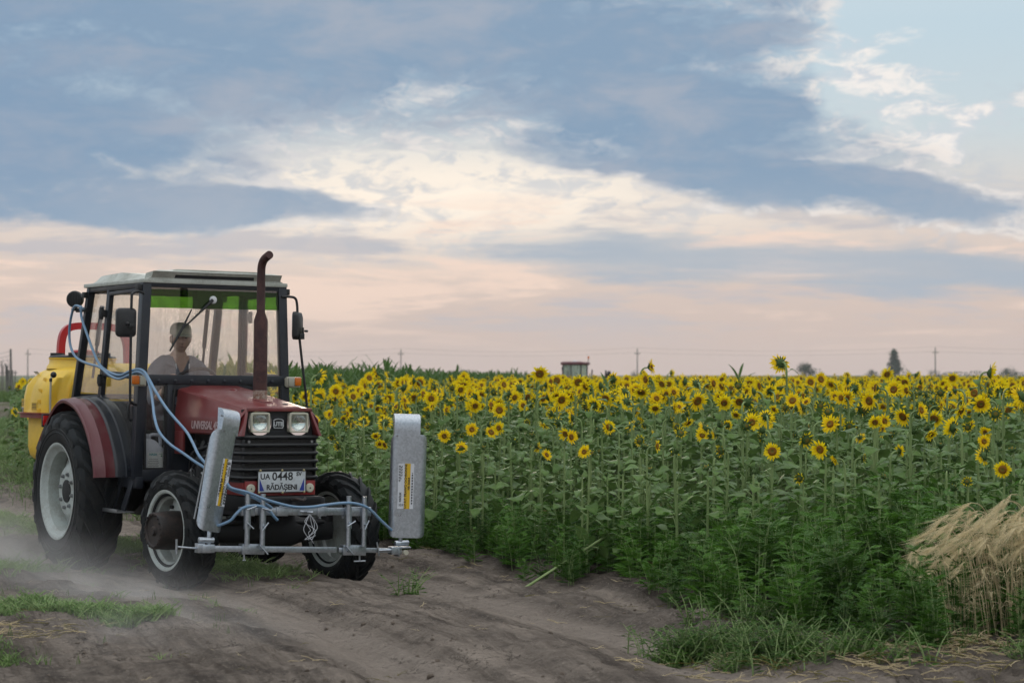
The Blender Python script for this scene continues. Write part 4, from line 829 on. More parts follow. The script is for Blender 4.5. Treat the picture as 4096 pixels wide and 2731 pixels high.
def head_mesh(c, yaw, pitch):
    """head with brow, sockets, nose, lips, chin and ears; face towards +x"""
    g = lambda a, b, s: math.exp(-((a-b)/s)**2); V = []; nu, nv = 64, 48
    for i in range(nv+1):
        ph = math.pi*i/nv
        for j in range(nu):
            a = 2*math.pi*j/nu; x, y, z = math.sin(ph)*math.cos(a), math.sin(ph)*math.sin(a), -math.cos(ph)
            X, Y, Z = x*.098, y*.076, z*.118
            jaw = max(0, -z-.1); Y *= 1-.24*jaw**1.5; X *= 1-.10*jaw if x > 0 else 1-.42*jaw
            Y *= 1-.05*g(z, .35, .25)*g(abs(y), .8, .4)
            if x > 0:
                f = x*x
                X += f*(.010*g(z, .30, .12)*g(y, 0, .75) - .011*g(z, .14, .11)*g(abs(y), .42, .20) + .012*g(z, -.98, .25)*g(y, 0, .35)
                        + .026*g(y, 0, .12)*max(0, 1-abs(z+.10)/.28)*(1 if z > -.2 else max(0, 1-(abs(z+.2)/.12))) + .010*g(y, 0, .17)*g(z, -.20, .07)
                        + .006*g(z, -.42, .045)*g(y, 0, .25) + .007*g(z, -.52, .05)*g(y, 0, .22) - .006*g(z, -.465, .022)*g(y, 0, .27) - .004*g(z, -.64, .06)*g(y, 0, .25)
                        + .006*g(z, -.08, .12)*g(abs(y), .55, .18) - .004*g(z, -.32, .12)*g(abs(y), .5, .12))
            V.append(Vector((X, Y, Z)))
    fs = [(i*nu+j, i*nu+(j+1) % nu, (i+1)*nu+(j+1) % nu, (i+1)*nu+j) for i in range(nv) for j in range(nu)]
    mb = MB(); mb.add(V, fs)
    for s in (-1, 1):
        mb.ball((-.004, s*.083, .0), (.022, .011, .034), 14, 10); mb.ball((.004, s*.082, -.022), (.012, .009, .014), 10, 7)
    M = Matrix.Translation(c) @ Matrix.Rotation(yaw, 4, 'Z') @ Matrix.Rotation(pitch, 4, 'Y')
    mb.v = [tuple(M @ Vector(p)) for p in mb.v]
    return mb.mesh('head', [], 0), M
def hand_chains(wrist, palm_dir, curl_dir, r_=.0085):
    """palm block and five unequal, bent fingers closing on a rim"""
    w_ = Vector(wrist); p = Vector(palm_dir).normalized(); q = Vector(curl_dir).normalized(); s_ = p.cross(q).normalized(); out = []
    mb = MB()
    mb.loft([[w_ + p*t + s_*a*wd + q*b*.014 for a, b in ((-1, -1), (1, -1), (1, 1), (-1, 1))] for t, wd in ((-.02, .026), (.03, .036), (.085, .040))])
    for k, L in enumerate((.060, .070, .066, .052)):
        b = w_ + p*.080 + s_*(-.030+.020*k); mb.tube([b, b+p*L*.45+q*.006, b+p*L*.62+q*L*.40, b+p*L*.35+q*L*.72], [r_*1.05, r_, r_*.95, r_*.8], 8)
    b = w_ + p*.025 - s_*.034; mb.tube([b, b-s_*.018+p*.022+q*.012, b-s_*.012+p*.045+q*.03], [r_*1.3, r_*1.15, r_*.9], 8)
    return mb.mesh('hand', [], 0)
def face_mats(me, mats, rule):
    for m_ in mats: me.materials.append(m_)
    n = len(me.polygons); cen = np.empty(n*3, np.float32); me.polygons.foreach_get('center', cen); cen = cen.reshape(-1, 3)
    me.polygons.foreach_set('material_index', np.array([rule(*p) for p in cen], np.int32))

pe = empty('person', None, TM); tag(pe, 'man in dark shirt and pale cap behind the windscreen of the maroon tractor', 'person')
Y0 = -.085
hc = Vector((-1.440, Y0, 1.952)); hm, HM = head_mesh(hc, R(-14), R(6))
chest = (-1.53, Y0, 1.60); pelvis = (-1.62, Y0, 1.235); neck = (-1.48, Y0, 1.80)
ch = [[(pelvis, (.17, .13)), ((-1.60, Y0, 1.38), (.165, .125)), (chest, (.185, .125)), ((-1.505, Y0, 1.725), (.15, .10)), (neck, .072), ((-1.455, Y0, 1.88), .064)]]
for s in (-1, 1):
    ch.append([((-1.505, Y0, 1.725), (.15, .10)), ((-1.50, Y0+s*.12, 1.742), .088), ((-1.49, Y0+s*.215, 1.69), .082), ((-1.43, Y0+s*.255, 1.46), .052), ((-1.39, Y0+s*.265, 1.40), .046), ((-1.29, Y0+s*.22, 1.50), .036), ((-1.235, Y0+s*.19, 1.56), .027)])
    ch.append([(pelvis, (.17, .13)), ((-1.56, Y0+s*.10, 1.22), .095), ((-1.25, Y0+s*.14, 1.22), .075), ((-1.17, Y0+s*.14, 1.17), .062), ((-1.13, Y0+s*.14, .98), .052), ((-1.12, Y0+s*.14, .86), .040), ((-1.00, Y0+s*.15, .845), .035)])
hands = [hand_chains((-1.235, Y0+s*.19, 1.56), (.35, -.15*s, .6), (.75, -s*.1, -.4)) for s in (-1, 1)]
bm_ = skin_body(ch, .009, [hm]+hands)
def rule(x, y, z):
    dy = y-Y0
    if (Vector((x, y, z))-Vector((-1.235, Y0+math.copysign(.19, dy), 1.57))).length < .17 and x > -1.34: return 0
    if z > 1.82 + .25*max(0, -(x+1.46)) : return 0
    if x > -1.53 and z > 1.655 + abs(dy)*1.9: return 0          # open collar
    return 1 if z > 1.27 and x < -1.30 or (z > 1.30) else 2
face_mats(bm_, [MT['skin'], MT['shirt'], MT['trousers']], rule)
bd = bpy.data.objects.new('body', bm_); link(bd, pe)
def headpart(name, mb, m_):
    mb.v = [tuple(HM @ Vector(p)) for p in mb.v]; return mb.build(name, m_, pe)
for s in (-1, 1):
    ey = headpart('eye', MB().ball((.080, s*.031, .018), (.011, .014, .007), 12, 8), MT['eyewhite'])
    headpart('iris', MB().ball((.0895, s*.031, .0175), (.003, .0055, .0055), 10, 6), MT['ink'])
    headpart('eyebrow', MB().tube([(.094, s*.016, .036), (.093, s*.034, .041), (.080, s*.052, .036)], [.003, .0042, .002], 6), MT['hair'])
headpart('mouth', MB().tube([(.083, -.024, -.057), (.095, -.008, -.0545), (.095, .008, -.0545), (.083, .024, -.057)], [.002, .0032, .0032, .002], 6), MT['lips'])
mb = MB(); secs = []   # short hair round the back and sides
for k in range(9):
    z = -.055+.115*k/8; ring = []
    for j in range(25):
        a = R(68+224*j/24); q = math.sqrt(max(.05, 1-(z/.118)**2)); ring.append((.1005*q*math.cos(a)-.001, .0785*q*math.sin(a), z))
    secs.append(ring)
mb.loft(secs, cap=False, closed=False); headpart('hair', mb, MT['hair'])
mb = MB(); secs = []
for z, k in ((.042, 1.075), (.062, 1.085), (.090, 1.05), (.115, .93), (.132, .70), (.139, .40), (.141, .05)):
    secs.append([(.103*k*math.cos(a)-.004, .085*k*math.sin(a), z-.012*math.cos(a)*0) for a in (2*math.pi*j/32 for j in range(32))])
mb.loft(secs, cap=False)
cp_ = headpart('cap', mb, MT['cap'])
mb = MB(); r0 = []; r1 = []
for j in range(17):
    a = R(-62+124*j/16); r0.append((.106*math.cos(a)-.004, .090*math.sin(a), .050)); r1.append((.104+.075*math.cos(a)**1.0*.85-.004, .090*math.sin(a), .040-.010*abs(math.sin(a))))
mb.loft([r0, r1, [(x, y, z-.004) for x, y, z in r1], [(x, y, z-.004) for x, y, z in r0]], cap=False, closed=False)
headpart('cap_brim', mb, MT['cap'])
for s in (-1, 1):   # collar wings
    mb = MB(); mb.add([(-1.425, Y0+s*.075, 1.80), (-1.395, Y0+s*.07, 1.715), (-1.41, Y0+s*.135, 1.74), (-1.47, Y0+s*.11, 1.80), (-1.53, Y0+s*.095, 1.815)], [(0, 1, 2, 3), (0, 3, 4)])
    mb.add([(x+.004, y, z+.004) for x, y, z in mb.v[:5]], [(0, 1, 2, 3), (0, 3, 4)]); mb.build('collar', MT['shirt'], pe)
    MB().tube([(-1.392, Y0+s*.060, 1.745), (-1.385, Y0+s*.056, 1.70)], .005, 6).build('collar_tip', MT['sticker'], pe)

# ================================================================ ground
class Noise2:
    def __init__(s, seed): s.t = np.random.default_rng(seed).random((256, 256))
    def __call__(s, x, y):
        xi = np.floor(x).astype(int); yi = np.floor(y).astype(int); fx_ = x-xi; fy_ = y-yi
        fx_ = fx_*fx_*(3-2*fx_); fy_ = fy_*fy_*(3-2*fy_); t = s.t
        a = t[xi & 255, yi & 255]; b = t[(xi+1) & 255, yi & 255]; c = t[xi & 255, (yi+1) & 255]; d_ = t[(xi+1) & 255, (yi+1) & 255]
        return (a*(1-fx_)+b*fx_)*(1-fy_) + (c*(1-fx_)+d_*fx_)*fy_ - .5
    def fbm(s, x, y, o=4): return sum(s(x*2**k+17*k, y*2**k+5*k)*.5**k for k in range(o))
N1, N2, N3 = Noise2(1), Noise2(2), Noise2(3)
CL = spline([(4.6, -4, 0), (2.6, 3, 0), (1.1, 9, 0), (.4, 11.7, 0), (-.6, 14.3, 0), (-1.98, 17.15, 0), (-5.3, 22.5, 0), (-8.2, 28.5, 0), (-11.5, 38, 0), (-16, 56, 0), (-23, 92, 0), (-32, 150, 0), (-60, 330, 0), (-200, 1200, 0)], 10)
CLa = np.array([(p.x, p.y) for p in CL]); CLs = np.concatenate([[0], np.cumsum(np.linalg.norm(np.diff(CLa, axis=0), axis=1))])
def road(x, y):
    """signed distance from the track's centre line (positive on the sunflower side) and the distance along it"""
    x = np.asarray(x, float); y = np.asarray(y, float); best = np.full(x.shape, 1e18); sd = np.zeros(x.shape); ss = np.zeros(x.shape)
    for i in range(len(CLa)-1):
        a = CLa[i]; b = CLa[i+1]; e = b-a; L2 = e @ e; t = np.clip(((x-a[0])*e[0]+(y-a[1])*e[1])/L2, 0, 1)
        dx = x-a[0]-t*e[0]; dy = y-a[1]-t*e[1]; q = dx*dx+dy*dy; m_ = q < best; best = np.where(m_, q, best)
        cr = e[0]*dy-e[1]*dx; sd = np.where(m_, np.sqrt(q)*np.where(cr < 0, 1, -1), sd); ss = np.where(m_, CLs[i]+t*math.sqrt(L2), ss)
    return sd, ss
def height(x, y, d_=None, s_=None):
    x = np.asarray(x, float); y = np.asarray(y, float)
    if d_ is None: d_, s_ = road(x, y)
    wob = N3(s_*.25, s_*0+3)*.25
    h_ = np.interp(d_+wob*np.clip((s_-0)*0+1, 0, 1)*np.where((s_ > 18) & (s_ < 26.5), .15, 1), [-9, -4, -2.4, -1.75, -1.25, -1.05, -.8, -.55, -.4, 0, .4, .55, .8, 1.05, 1.3, 1.6, 2.0, 2.8, 5], [.02, .12, .14, .12, .095, .07, -.015, .03, .085, .09, .075, .02, -.045, .02, .07, .085, .13, .14, .13])
    near = np.clip((60-y)/30, 0, 1)
    rough = np.interp(np.abs(d_), [0, .45, .65, .95, 1.2, 1.6, 2.4], [.7, .5, .10, .10, .6, 1.1, 1.3])
    h_ = h_ + near*(rough*(.075*N1.fbm(x*1.3, y*1.3, 5) + .035*N2.fbm(x*5, y*5, 4)) + (np.abs(d_) < 2)*(.09*N2.fbm(s_*.4, d_*2.6, 5) - .10*np.abs(N1.fbm(s_*.3+9, d_*1.9+4, 4)) + .025)*np.where((s_ > 19.5) & (s_ < 25.5), .3, 1) + .016*N3.fbm(x*13, y*13, 4)*np.clip(rough, .45, 1))
    h_ = h_*np.clip((400-y)/200, 0, 1)
    return h_
def axis_pts(lo, hi, step, far_lo, far_hi, g=1.35):
    a = list(np.arange(lo, hi, step)); st = step; x = lo
    while x > far_lo: st *= g; x -= st; a.insert(0, x)
    st = step; x = a[-1]
    while x < far_hi: st *= g; x += st; a.append(x)
    return np.array(a)
gx = axis_pts(-6.6, 4.6, .042, -6000, 6000, 1.22); gy = axis_pts(10.6, 23.5, .042, -60, 9000, 1.14)
GX, GY = np.meshgrid(gx, gy); shp = GX.shape; fx_, fy_ = GX.ravel(), GY.ravel()
gd, gs = road(fx_, fy_); gz = height(fx_, fy_, gd, gs)
me = bpy.data.meshes.new('ground'); nvx = len(gx); nvy = len(gy)
V = np.column_stack([fx_, fy_, gz]); ii = np.arange(nvx*nvy).reshape(nvy, nvx)
F = np.column_stack([ii[:-1, :-1].ravel(), ii[:-1, 1:].ravel(), ii[1:, 1:].ravel(), ii[1:, :-1].ravel()])
def np_mesh(me, V, F, k):
    me.vertices.add(len(V)); me.vertices.foreach_set('co', V.astype(np.float32).ravel()); me.loops.add(F.size); me.loops.foreach_set('vertex_index', F.astype(np.int32).ravel())
    me.polygons.add(len(F)); me.polygons.foreach_set('loop_start', np.arange(0, F.size, k, dtype=np.int32)); me.polygons.foreach_set('loop_total', np.full(len(F), k, np.int32)); me.update(calc_edges=True)
_gxl, _gyl, _gzz = gx.tolist(), gy.tolist(), gz.reshape(shp)
import bisect
def hz(x, y):
    i = min(max(bisect.bisect_right(_gxl, x)-1, 0), nvx-2); j = min(max(bisect.bisect_right(_gyl, y)-1, 0), nvy-2)
    a = (x-_gxl[i])/(_gxl[i+1]-_gxl[i]); b = (y-_gyl[j])/(_gyl[j+1]-_gyl[j]); q = _gzz
    return float((q[j, i]*(1-a)+q[j, i+1]*a)*(1-b) + (q[j+1, i]*(1-a)+q[j+1, i+1]*a)*b)
np_mesh(me, V, F, 4); me.polygons.foreach_set('use_smooth', np.ones(len(F), bool))
at = me.attributes.new('road', 'FLOAT_VECTOR', 'POINT')
soil = np.clip((gd-1.75)/.5, 0, 1); green = np.clip((np.abs(gd)-1.6)/1.0, 0, 1)*np.clip((gy.repeat(nvx)-26)/8, 0, 1)
at.data.foreach_set('vector', np.column_stack([gd, gs, np.maximum(0, gz)]).astype(np.float32).ravel())
a2 = me.attributes.new('zone', 'FLOAT_VECTOR', 'POINT'); a2.data.foreach_set('vector', np.column_stack([soil, green, gd*0]).astype(np.float32).ravel())
n = material('dry_dirt'); ra = n.node('ShaderNodeAttribute', attribute_name='road').outputs['Vector']; zo = n.sep(n.node('ShaderNodeAttribute', attribute_name='zone').outputs['Vector'])
rp = n.vmap(ra, (2.6, .14, 0)); big = n.noise(rp, 1.1, 6, .62, .4); med = n.noise(n.obj, 2.6, 6, .65); fine = n.noise(n.obj, 34, 5, .7); strk = n.noise(n.vmap(ra, (13, .45, 0)), 1.0, 5, .65)
c = n.mix(n.step(n.add(n.mul(big, .6), n.mul(med, .45)), .36, .70), (.058, .048, .042), (.315, .262, .218))
c = n.mix(n.mul(n.step(n.add(n.mul(strk, .8), n.mul(fine, .25)), .50, .66), .6), c, (.062, .048, .039)); rs = n.sep(ra); rut = n.step(n.add(n.m('ABSOLUTE', n.sub(n.m('ABSOLUTE', rs[0]), .85)), n.mul(n.sub(big, .5), .5)), .36, .16); c = n.mix(n.mul(rut, .68), c, n.mix(med, (.25, .207, .174), (.39, .330, .280))); c = n.mix(n.mul(n.step(fine, .5, .72), .45), c, (.40, .34, .285)); c = n.mix(n.mul(n.step(fine, .44, .3), .5), c, (.075, .056, .044))
c = n.mix(n.mul(zo[0], .85), c, n.mix(n.step(fine, .4, .65), (.035, .028, .022), (.085, .068, .054)))
c = n.mix(zo[1], c, n.mix(n.step(med, .35, .65), (.045, .075, .022), (.10, .115, .045)))
wv = n.node('ShaderNodeVectorMath', operation='ADD'); n.put(wv.inputs[0], n.obj); n.put(wv.inputs[1], n.vmap(n.noise(n.obj, 7, 4, .6, out=1), (.35, .35, .35))); ck = n.voro(wv.outputs[0], 7.5, 'DISTANCE_TO_EDGE'); ckm = n.mul(n.step(ck, .035, .0), n.step(med, .52, .62)); c = n.mix(n.mul(ckm, .7), c, (.045, .036, .03))
chev = n.mul(n.m('SINE', n.add(n.mul(rs[1], 34.0), n.mul(n.m('ABSOLUTE', n.sub(n.m('ABSOLUTE', rs[0]), .80)), 26.0))), n.mul(rut, n.step(med, .40, .58)))
bump = n.add(n.mul(chev, .16), n.add(n.add(n.mul(med, 1.2), n.mul(fine, .55)), n.add(n.mul(strk, .6), n.mul(ckm, -.6))))
me.materials.append(finish(n, pbsdf(n, c, .92, 0, bump, 1.0, .075, Specular_IOR_Level=.06).outputs[0]))
gob = bpy.data.objects.new('ground', me); C.objects.link(gob); tag(gob, kind='structure')

# ================================================================ scattering by geometry nodes (stuff only)
def scatter(name, protos, P_, rot, scl, idx, label, cat):
    col = bpy.data.collections.new(name+'_kinds')
    for k, o in enumerate(protos): o.name = f'{name}_kind_{k:02d}'; col.objects.link(o)
    me = bpy.data.meshes.new(name); me.vertices.add(len(P_)); me.vertices.foreach_set('co', np.asarray(P_, np.float32).ravel())
    for nm, ty, dat, key in (('rot', 'FLOAT_VECTOR', rot, 'vector'), ('scl', 'FLOAT', scl, 'value'), ('idx', 'INT', idx, 'value')):
        a = me.attributes.new(nm, ty, 'POINT'); a.data.foreach_set(key, np.asarray(dat, np.int32 if ty == 'INT' else np.float32).ravel())
    ob = bpy.data.objects.new(name, me); C.objects.link(ob); tag(ob, label, cat, kind='stuff')
    ng = bpy.data.node_groups.new(name, 'GeometryNodeTree')
    ng.interface.new_socket('Geometry', in_out='INPUT', socket_type='NodeSocketGeometry'); ng.interface.new_socket('Geometry', in_out='OUTPUT', socket_type='NodeSocketGeometry')
    gi = ng.nodes.new('NodeGroupInput'); go = ng.nodes.new('NodeGroupOutput'); ci = ng.nodes.new('GeometryNodeCollectionInfo'); ci.inputs['Collection'].default_value = col
    ci.inputs['Separate Children'].default_value = True; ci.inputs['Reset Children'].default_value = True
    iop = ng.nodes.new('GeometryNodeInstanceOnPoints'); iop.inputs['Pick Instance'].default_value = True; L = ng.links.new
    mp = ng.nodes.new('GeometryNodeMeshToPoints')
    def na(nm, ty):
        q = ng.nodes.new('GeometryNodeInputNamedAttribute'); q.data_type = ty; q.inputs['Name'].default_value = nm; return q.outputs['Attribute']
    e2r = ng.nodes.new('FunctionNodeEulerToRotation'); L(na('rot', 'FLOAT_VECTOR'), e2r.inputs[0])
    L(gi.outputs[0], mp.inputs[0]); L(mp.outputs[0], iop.inputs['Points']); L(ci.outputs[0], iop.inputs['Instance']); L(na('idx', 'INT'), iop.inputs['Instance Index']); L(e2r.outputs[0], iop.inputs['Rotation']); L(na('scl', 'FLOAT'), iop.inputs['Scale']); L(iop.outputs[0], go.inputs[0])
    ob.modifiers.new('scatter', 'NODES').node_group = ng
    return ob
def proto(mb, mats, smooth=0):
    me = mb.mesh('kind', mats, smooth); return bpy.data.objects.new('kind', me)

# ================================================================ plants: materials and pieces
def leafmat(name, a, b, trans=.25, rough=.5, veins=0.):
    n = material(name); rnd_ = n.node('ShaderNodeObjectInfo').outputs['Random']; ns = n.noise(n.obj, 9, 4, .6); f2 = n.noise(n.obj, 70, 2, .5)
    f = n.clamp(n.add(n.mul(rnd_, .5), n.mul(n.sub(n.add(ns, n.mul(f2, .3)), .4), 1.3)))
    c = n.mix(f, a, b); p = pbsdf(n, c, rough, 0, n.add(ns, n.mul(f2, .5)), .35, .01, Specular_IOR_Level=.13)
    t = n.node('ShaderNodeBsdfTranslucent'); n.put(t.inputs[0], n.mix(.5, c, tuple(min(1, x*1.6) for x in b)))
    m_ = n.node('ShaderNodeMixShader'); m_.inputs[0].default_value = trans; n.nt.links.new(p.outputs[0], m_.inputs[1]); n.nt.links.new(t.outputs[0], m_.inputs[2])
    return finish(n, m_.outputs[0])
PM = dict(leaf=leafmat('sunflower_leaf', (.030, .075, .014), (.130, .215, .058), .16, .42), stem=leafmat('sunflower_stem', (.19, .27, .10), (.28, .36, .15), .05, .5),
          petal=leafmat('sunflower_petal', (.88, .54, .006), (.95, .70, .014), .38, .55), disc=leafmat('seed_disc', (.14, .055, .009), (.27, .125, .02), .0, .8), core=leafmat('disc_centre', (.10, .085, .014), (.20, .15, .025), .0, .8),
          bract=leafmat('green_bract', (.045, .085, .025), (.085, .14, .045), .15, .55), weed=leafmat('ragweed_leaf', (.020, .062, .009), (.080, .175, .028), .18, .5), fresh=leafmat('fresh_knotweed', (.055, .150, .022), (.13, .28, .045), .32, .5), weedl=leafmat('fresh_weed_leaf', (.030, .095, .010), (.10, .225, .028), .22, .5),
          corn=leafmat('maize_leaf', (.040, .085, .022), (.085, .155, .040), .3, .42), grass=leafmat('grass_blade', (.055, .105, .025), (.11, .18, .045), .3, .5), straw=leafmat('straw', (.44, .35, .20), (.62, .51, .32), .2, .6),
          barley=leafmat('ripe_barley', (.58, .46, .25), (.76, .64, .42), .25, .6), wood=rusty('grey_wood', (.13, .125, .12), (.24, .22, .20), .9), treeleaf=leafmat('tree_foliage', (.022, .040, .020), (.050, .075, .035), .2, .6), bark=rusty('bark', (.05, .04, .032), (.10, .085, .07), .9), dryleaf=leafmat('withered_leaf', (.10, .09, .03), (.20, .17, .05), .2, .7))
def add_leaf(mb, M, L, wd, droop, fold, petl, seed, mi=(1, 0), wave=.06):
    """heart-shaped blade on a petiole, growing along +x from the origin of M"""
    r_ = random.Random(seed); rows = [(0, .10), (.07, .62), (.18, .92), (.36, 1.0), (.56, .80), (.76, .47), (.90, .20), (1, .015)]
    px, pz = petl*.74, petl*.62; vs = []; cols = (-1, -.55, 0, .55, 1)
    for i, (t, w_) in enumerate(rows):
        sag = -droop*L*t*t + .10*L*t
        for c_ in cols:
            y = c_*w_*wd*L*.5; back = -.10*L*abs(c_)*max(0, 1-t*4) if i else 0
            vs.append(M @ Vector((px + t*L*(1-.25*droop*t)+back, y, pz + sag + fold*abs(y)*(.7-abs(c_)*.3) + wave*L*math.sin(7*t+3*c_+seed)*abs(c_))))
    mb.cur = mi[0]; mb.add(vs, [(i*5+j, i*5+j+1, (i+1)*5+j+1, (i+1)*5+j) for i in range(len(rows)-1) for j in range(4)])
    mb.cur = mi[1]; pts = [M @ Vector(p) for p in ((-.005, 0, 0), (px*.55, 0, pz*.62), (px, 0, pz), (px+L*.25, 0, pz+.02*L))]
    mb.tube(pts, [.0055, .0042, .0034, .0015], 3, False); mb.cur = 0
def add_petals(mb, M, n_, r0, L, w_, lift, jit, seed, mi=2):
    r_ = random.Random(seed); mb.cur = mi
    for k in range(n_):
        a = 2*math.pi*(k+r_.uniform(-.3, .3))/n_; l = L*r_.uniform(.78, 1.12); ww = w_*r_.uniform(.8, 1.2); lf = lift + r_.uniform(-jit, jit); tw = r_.uniform(-.5, .5); cur = r_.uniform(-.25, .35)
        e = Vector((0, math.cos(a), math.sin(a))); t = Vector((0, -math.sin(a), math.cos(a))); n_x = Vector((1, 0, 0)); vs = []
        for q, wq in ((0, .55), (.35, 1.0), (.72, .78)):
            p = e*(r0+l*q*math.cos(lf)) + n_x*(l*q*math.sin(lf) + cur*l*q*q*.5); s_ = t*(ww*wq*.5) + n_x*(tw*ww*wq*.5*q); vs += [M @ (p-s_), M @ (p+s_)]
        vs.append(M @ (e*(r0+l*math.cos(lf)) + n_x*(l*math.sin(lf)+cur*l*.5)))
        mb.add(vs, [(0, 1, 3, 2), (2, 3, 5, 4), (4, 5, 6)])
    mb.cur = 0
def lathe_to(mb, M, prof, n_, mi):
    b = len(mb.v); mb.cur = mi; mb.lathe(prof, axis=(1, 0, 0), n=n_); mb.v[b:] = [tuple(M @ Vector(p)) for p in mb.v[b:]]; mb.cur = 0
def head_open(mb_disc, mb_pet, mb_br, M, seed, R0=.044, Lp=.074):
    r_ = random.Random(seed)
    lathe_to(mb_disc, M, [(R0*1.02, .0), (R0*.95, .010), (R0*.66, .018), (R0*.38, .016)], 18, 3); lathe_to(mb_disc, M, [(R0*.38, .016), (R0*.2, .013), (0, .012)], 12, 4)
    add_petals(mb_pet, M, 21, R0*.9, Lp, .021, r_.uniform(-.1, .35), .35, seed); add_petals(mb_pet, M, 14, R0*.86, Lp*.85, .019, r_.uniform(.3, .75), .4, seed+5)
    lathe_to(mb_br, M, [(R0*1.0, .002), (R0*.95, -.012), (R0*.5, -.028), (.012, -.034)], 14, 5)
    mb = mb_br; b = len(mb.v); add_petals(mb, M, 15, R0*.75, .045, .017, -.25, .35, seed+9, 5)
def head_bud(mb_disc, mb_pet, mb_br, M, seed, R0=.032, yellow=.3):
    lathe_to(mb_br, M, [(.010, -.030), (R0*.8, -.018), (R0*1.05, .0), (R0*.9, .018), (R0*.5, .028)], 12, 5); lathe_to(mb_disc, M, [(R0*.55, .026), (R0*.3, .030), (0, .030)], 10, 4)
    add_petals(mb_br, M, 13, R0*.85, .046, .017, .85, .3, seed, 5); add_petals(mb_br, M, 9, R0*.8, .040, .015, .15, .35, seed+3, 5)
    if yellow > 0: add_petals(mb_pet, M, int(16*yellow)+3, R0*.6, .040*(.6+yellow), .014, .95-.5*yellow, .3, seed+2)
class Plant: pass
def make_plant(seed, kind):
    """kind: open | half | bud | late;  faces +x, about 1.35 m tall"""
    r_ = random.Random(seed); p = Plant(); p.kind = kind; h_ = {'open': 1.36, 'half': 1.28, 'bud': 1.22, 'late': 1.05}[kind]*r_.uniform(.96, 1.05)
    lx, ly = r_.uniform(-.04, .04), r_.uniform(-.04, .04); nod = {'open': .085, 'half': .06, 'bud': .03, 'late': .01}[kind]
    pts = spline([(0, 0, -.06), (lx*.3, ly*.3, h_*.35), (lx*.8, ly*.8, h_*.72), (lx, ly, h_*.93), (lx+nod*.35, ly, h_*.985), (lx+nod, ly, h_*.995)], 3)
    rad = list(np.interp(np.linspace(0, 1, len(pts)), [0, .5, .85, 1], [.0135, .012, .0085, .0075])); p.stem = MB().tube(pts, rad, 6)
    p.leaves = []; nl = r_.choice([12, 13, 13]); a = r_.uniform(0, 6.28)
    for k in range(nl):
        t = k/(nl-1); z = h_*(.13+.79*t**.9); a += 2.399 + r_.uniform(-.35, .35); sz = float(np.interp(t, [0, .3, .7, 1], [.15, .20, .185, .10]))*r_.uniform(.85, 1.15)
        x0 = float(np.interp(z, [0, h_*.35, h_*.93], [0, lx*.3, lx])); y0 = float(np.interp(z, [0, h_*.35, h_*.93], [0, ly*.3, ly]))
        p.leaves.append((r_.randrange(4), Matrix.Translation((x0, y0, z)) @ Matrix.Rotation(a, 4, 'Z') @ Matrix.Rotation(r_.uniform(-.2, .2)+.10*(1-t), 4, 'Y') @ Matrix.Rotation(r_.uniform(-.35, .35), 4, 'X') @ Matrix.Scale(sz/.17, 4)))
    tip = pts[-1]; el = {'open': r_.uniform(-.8, .4), 'half': r_.uniform(-.3, .5), 'bud': r_.uniform(.2, .9), 'late': 1.2}[kind]
    p.hm = Matrix.Translation(tip) @ Matrix.Rotation(-el, 4, 'Y') @ Matrix.Translation((.026, 0, 0)); p.disc, p.pet, p.br = MB(), MB(), MB()
    if kind == 'open': head_open(p.disc, p.pet, p.br, Matrix(), seed, .040*r_.uniform(.70, 1.25), .072*r_.uniform(.78, 1.15))
    else: head_bud(p.disc, p.pet, p.br, Matrix(), seed, {'half': .042, 'bud': .036, 'late': .026}[kind], {'half': .8, 'bud': .15, 'late': 0}[kind])
    p.h = h_; return p
LEAF = []
for k in range(4):
    mb = MB(); add_leaf(mb, Matrix(), .17, [.92, .80, 1.0, .86][k], [.22, .42, .12, .6][k], [.22, .10, .30, .15][k], [.10, .085, .12, .095][k], k, (0, 1)); LEAF.append(mb)
PLANTS = [make_plant(100+k, kd) for k, kd in enumerate(['open']*9 + ['half']*3 + ['bud']*3 + ['late'])]
ALLM = [PM['stem'], PM['leaf'], PM['petal'], PM['disc'], PM['core'], PM['bract']]
def merged(p):
    mb = MB()
    def put(src, M, remap=None):
        b = len(mb.v); mb.v += [tuple(M @ Vector(q)) for q in src.v]; mb.f += [tuple(i+b for i in f) for f in src.f]; mb.mi += [remap[m_] if remap else m_ for m_ in src.mi]
    put(p.stem, Matrix(), {0: 0})
    for lv, M in p.leaves: put(LEAF[lv], M, {0: 1, 1: 0})
    for q in (p.disc, p.pet, p.br): put(q, p.hm)
    return mb
# shared meshes for the single plants
LEAFD = [l.mesh('leaf', [PM['dryleaf'], PM['stem']], 60) for l in LEAF]
LEAFM = [l.mesh('leaf', [PM['leaf'], PM['stem']], 60) for l in LEAF]
for p in PLANTS:
    p.stem_m = p.stem.mesh('stem', PM['stem'], 60); p.disc_m = p.disc.mesh('flower_head', ALLM, 50); p.br_m = p.br.mesh('bracts', ALLM, 0); p.pet_m = p.pet.mesh('petals', ALLM, 0) if p.pet.v else None

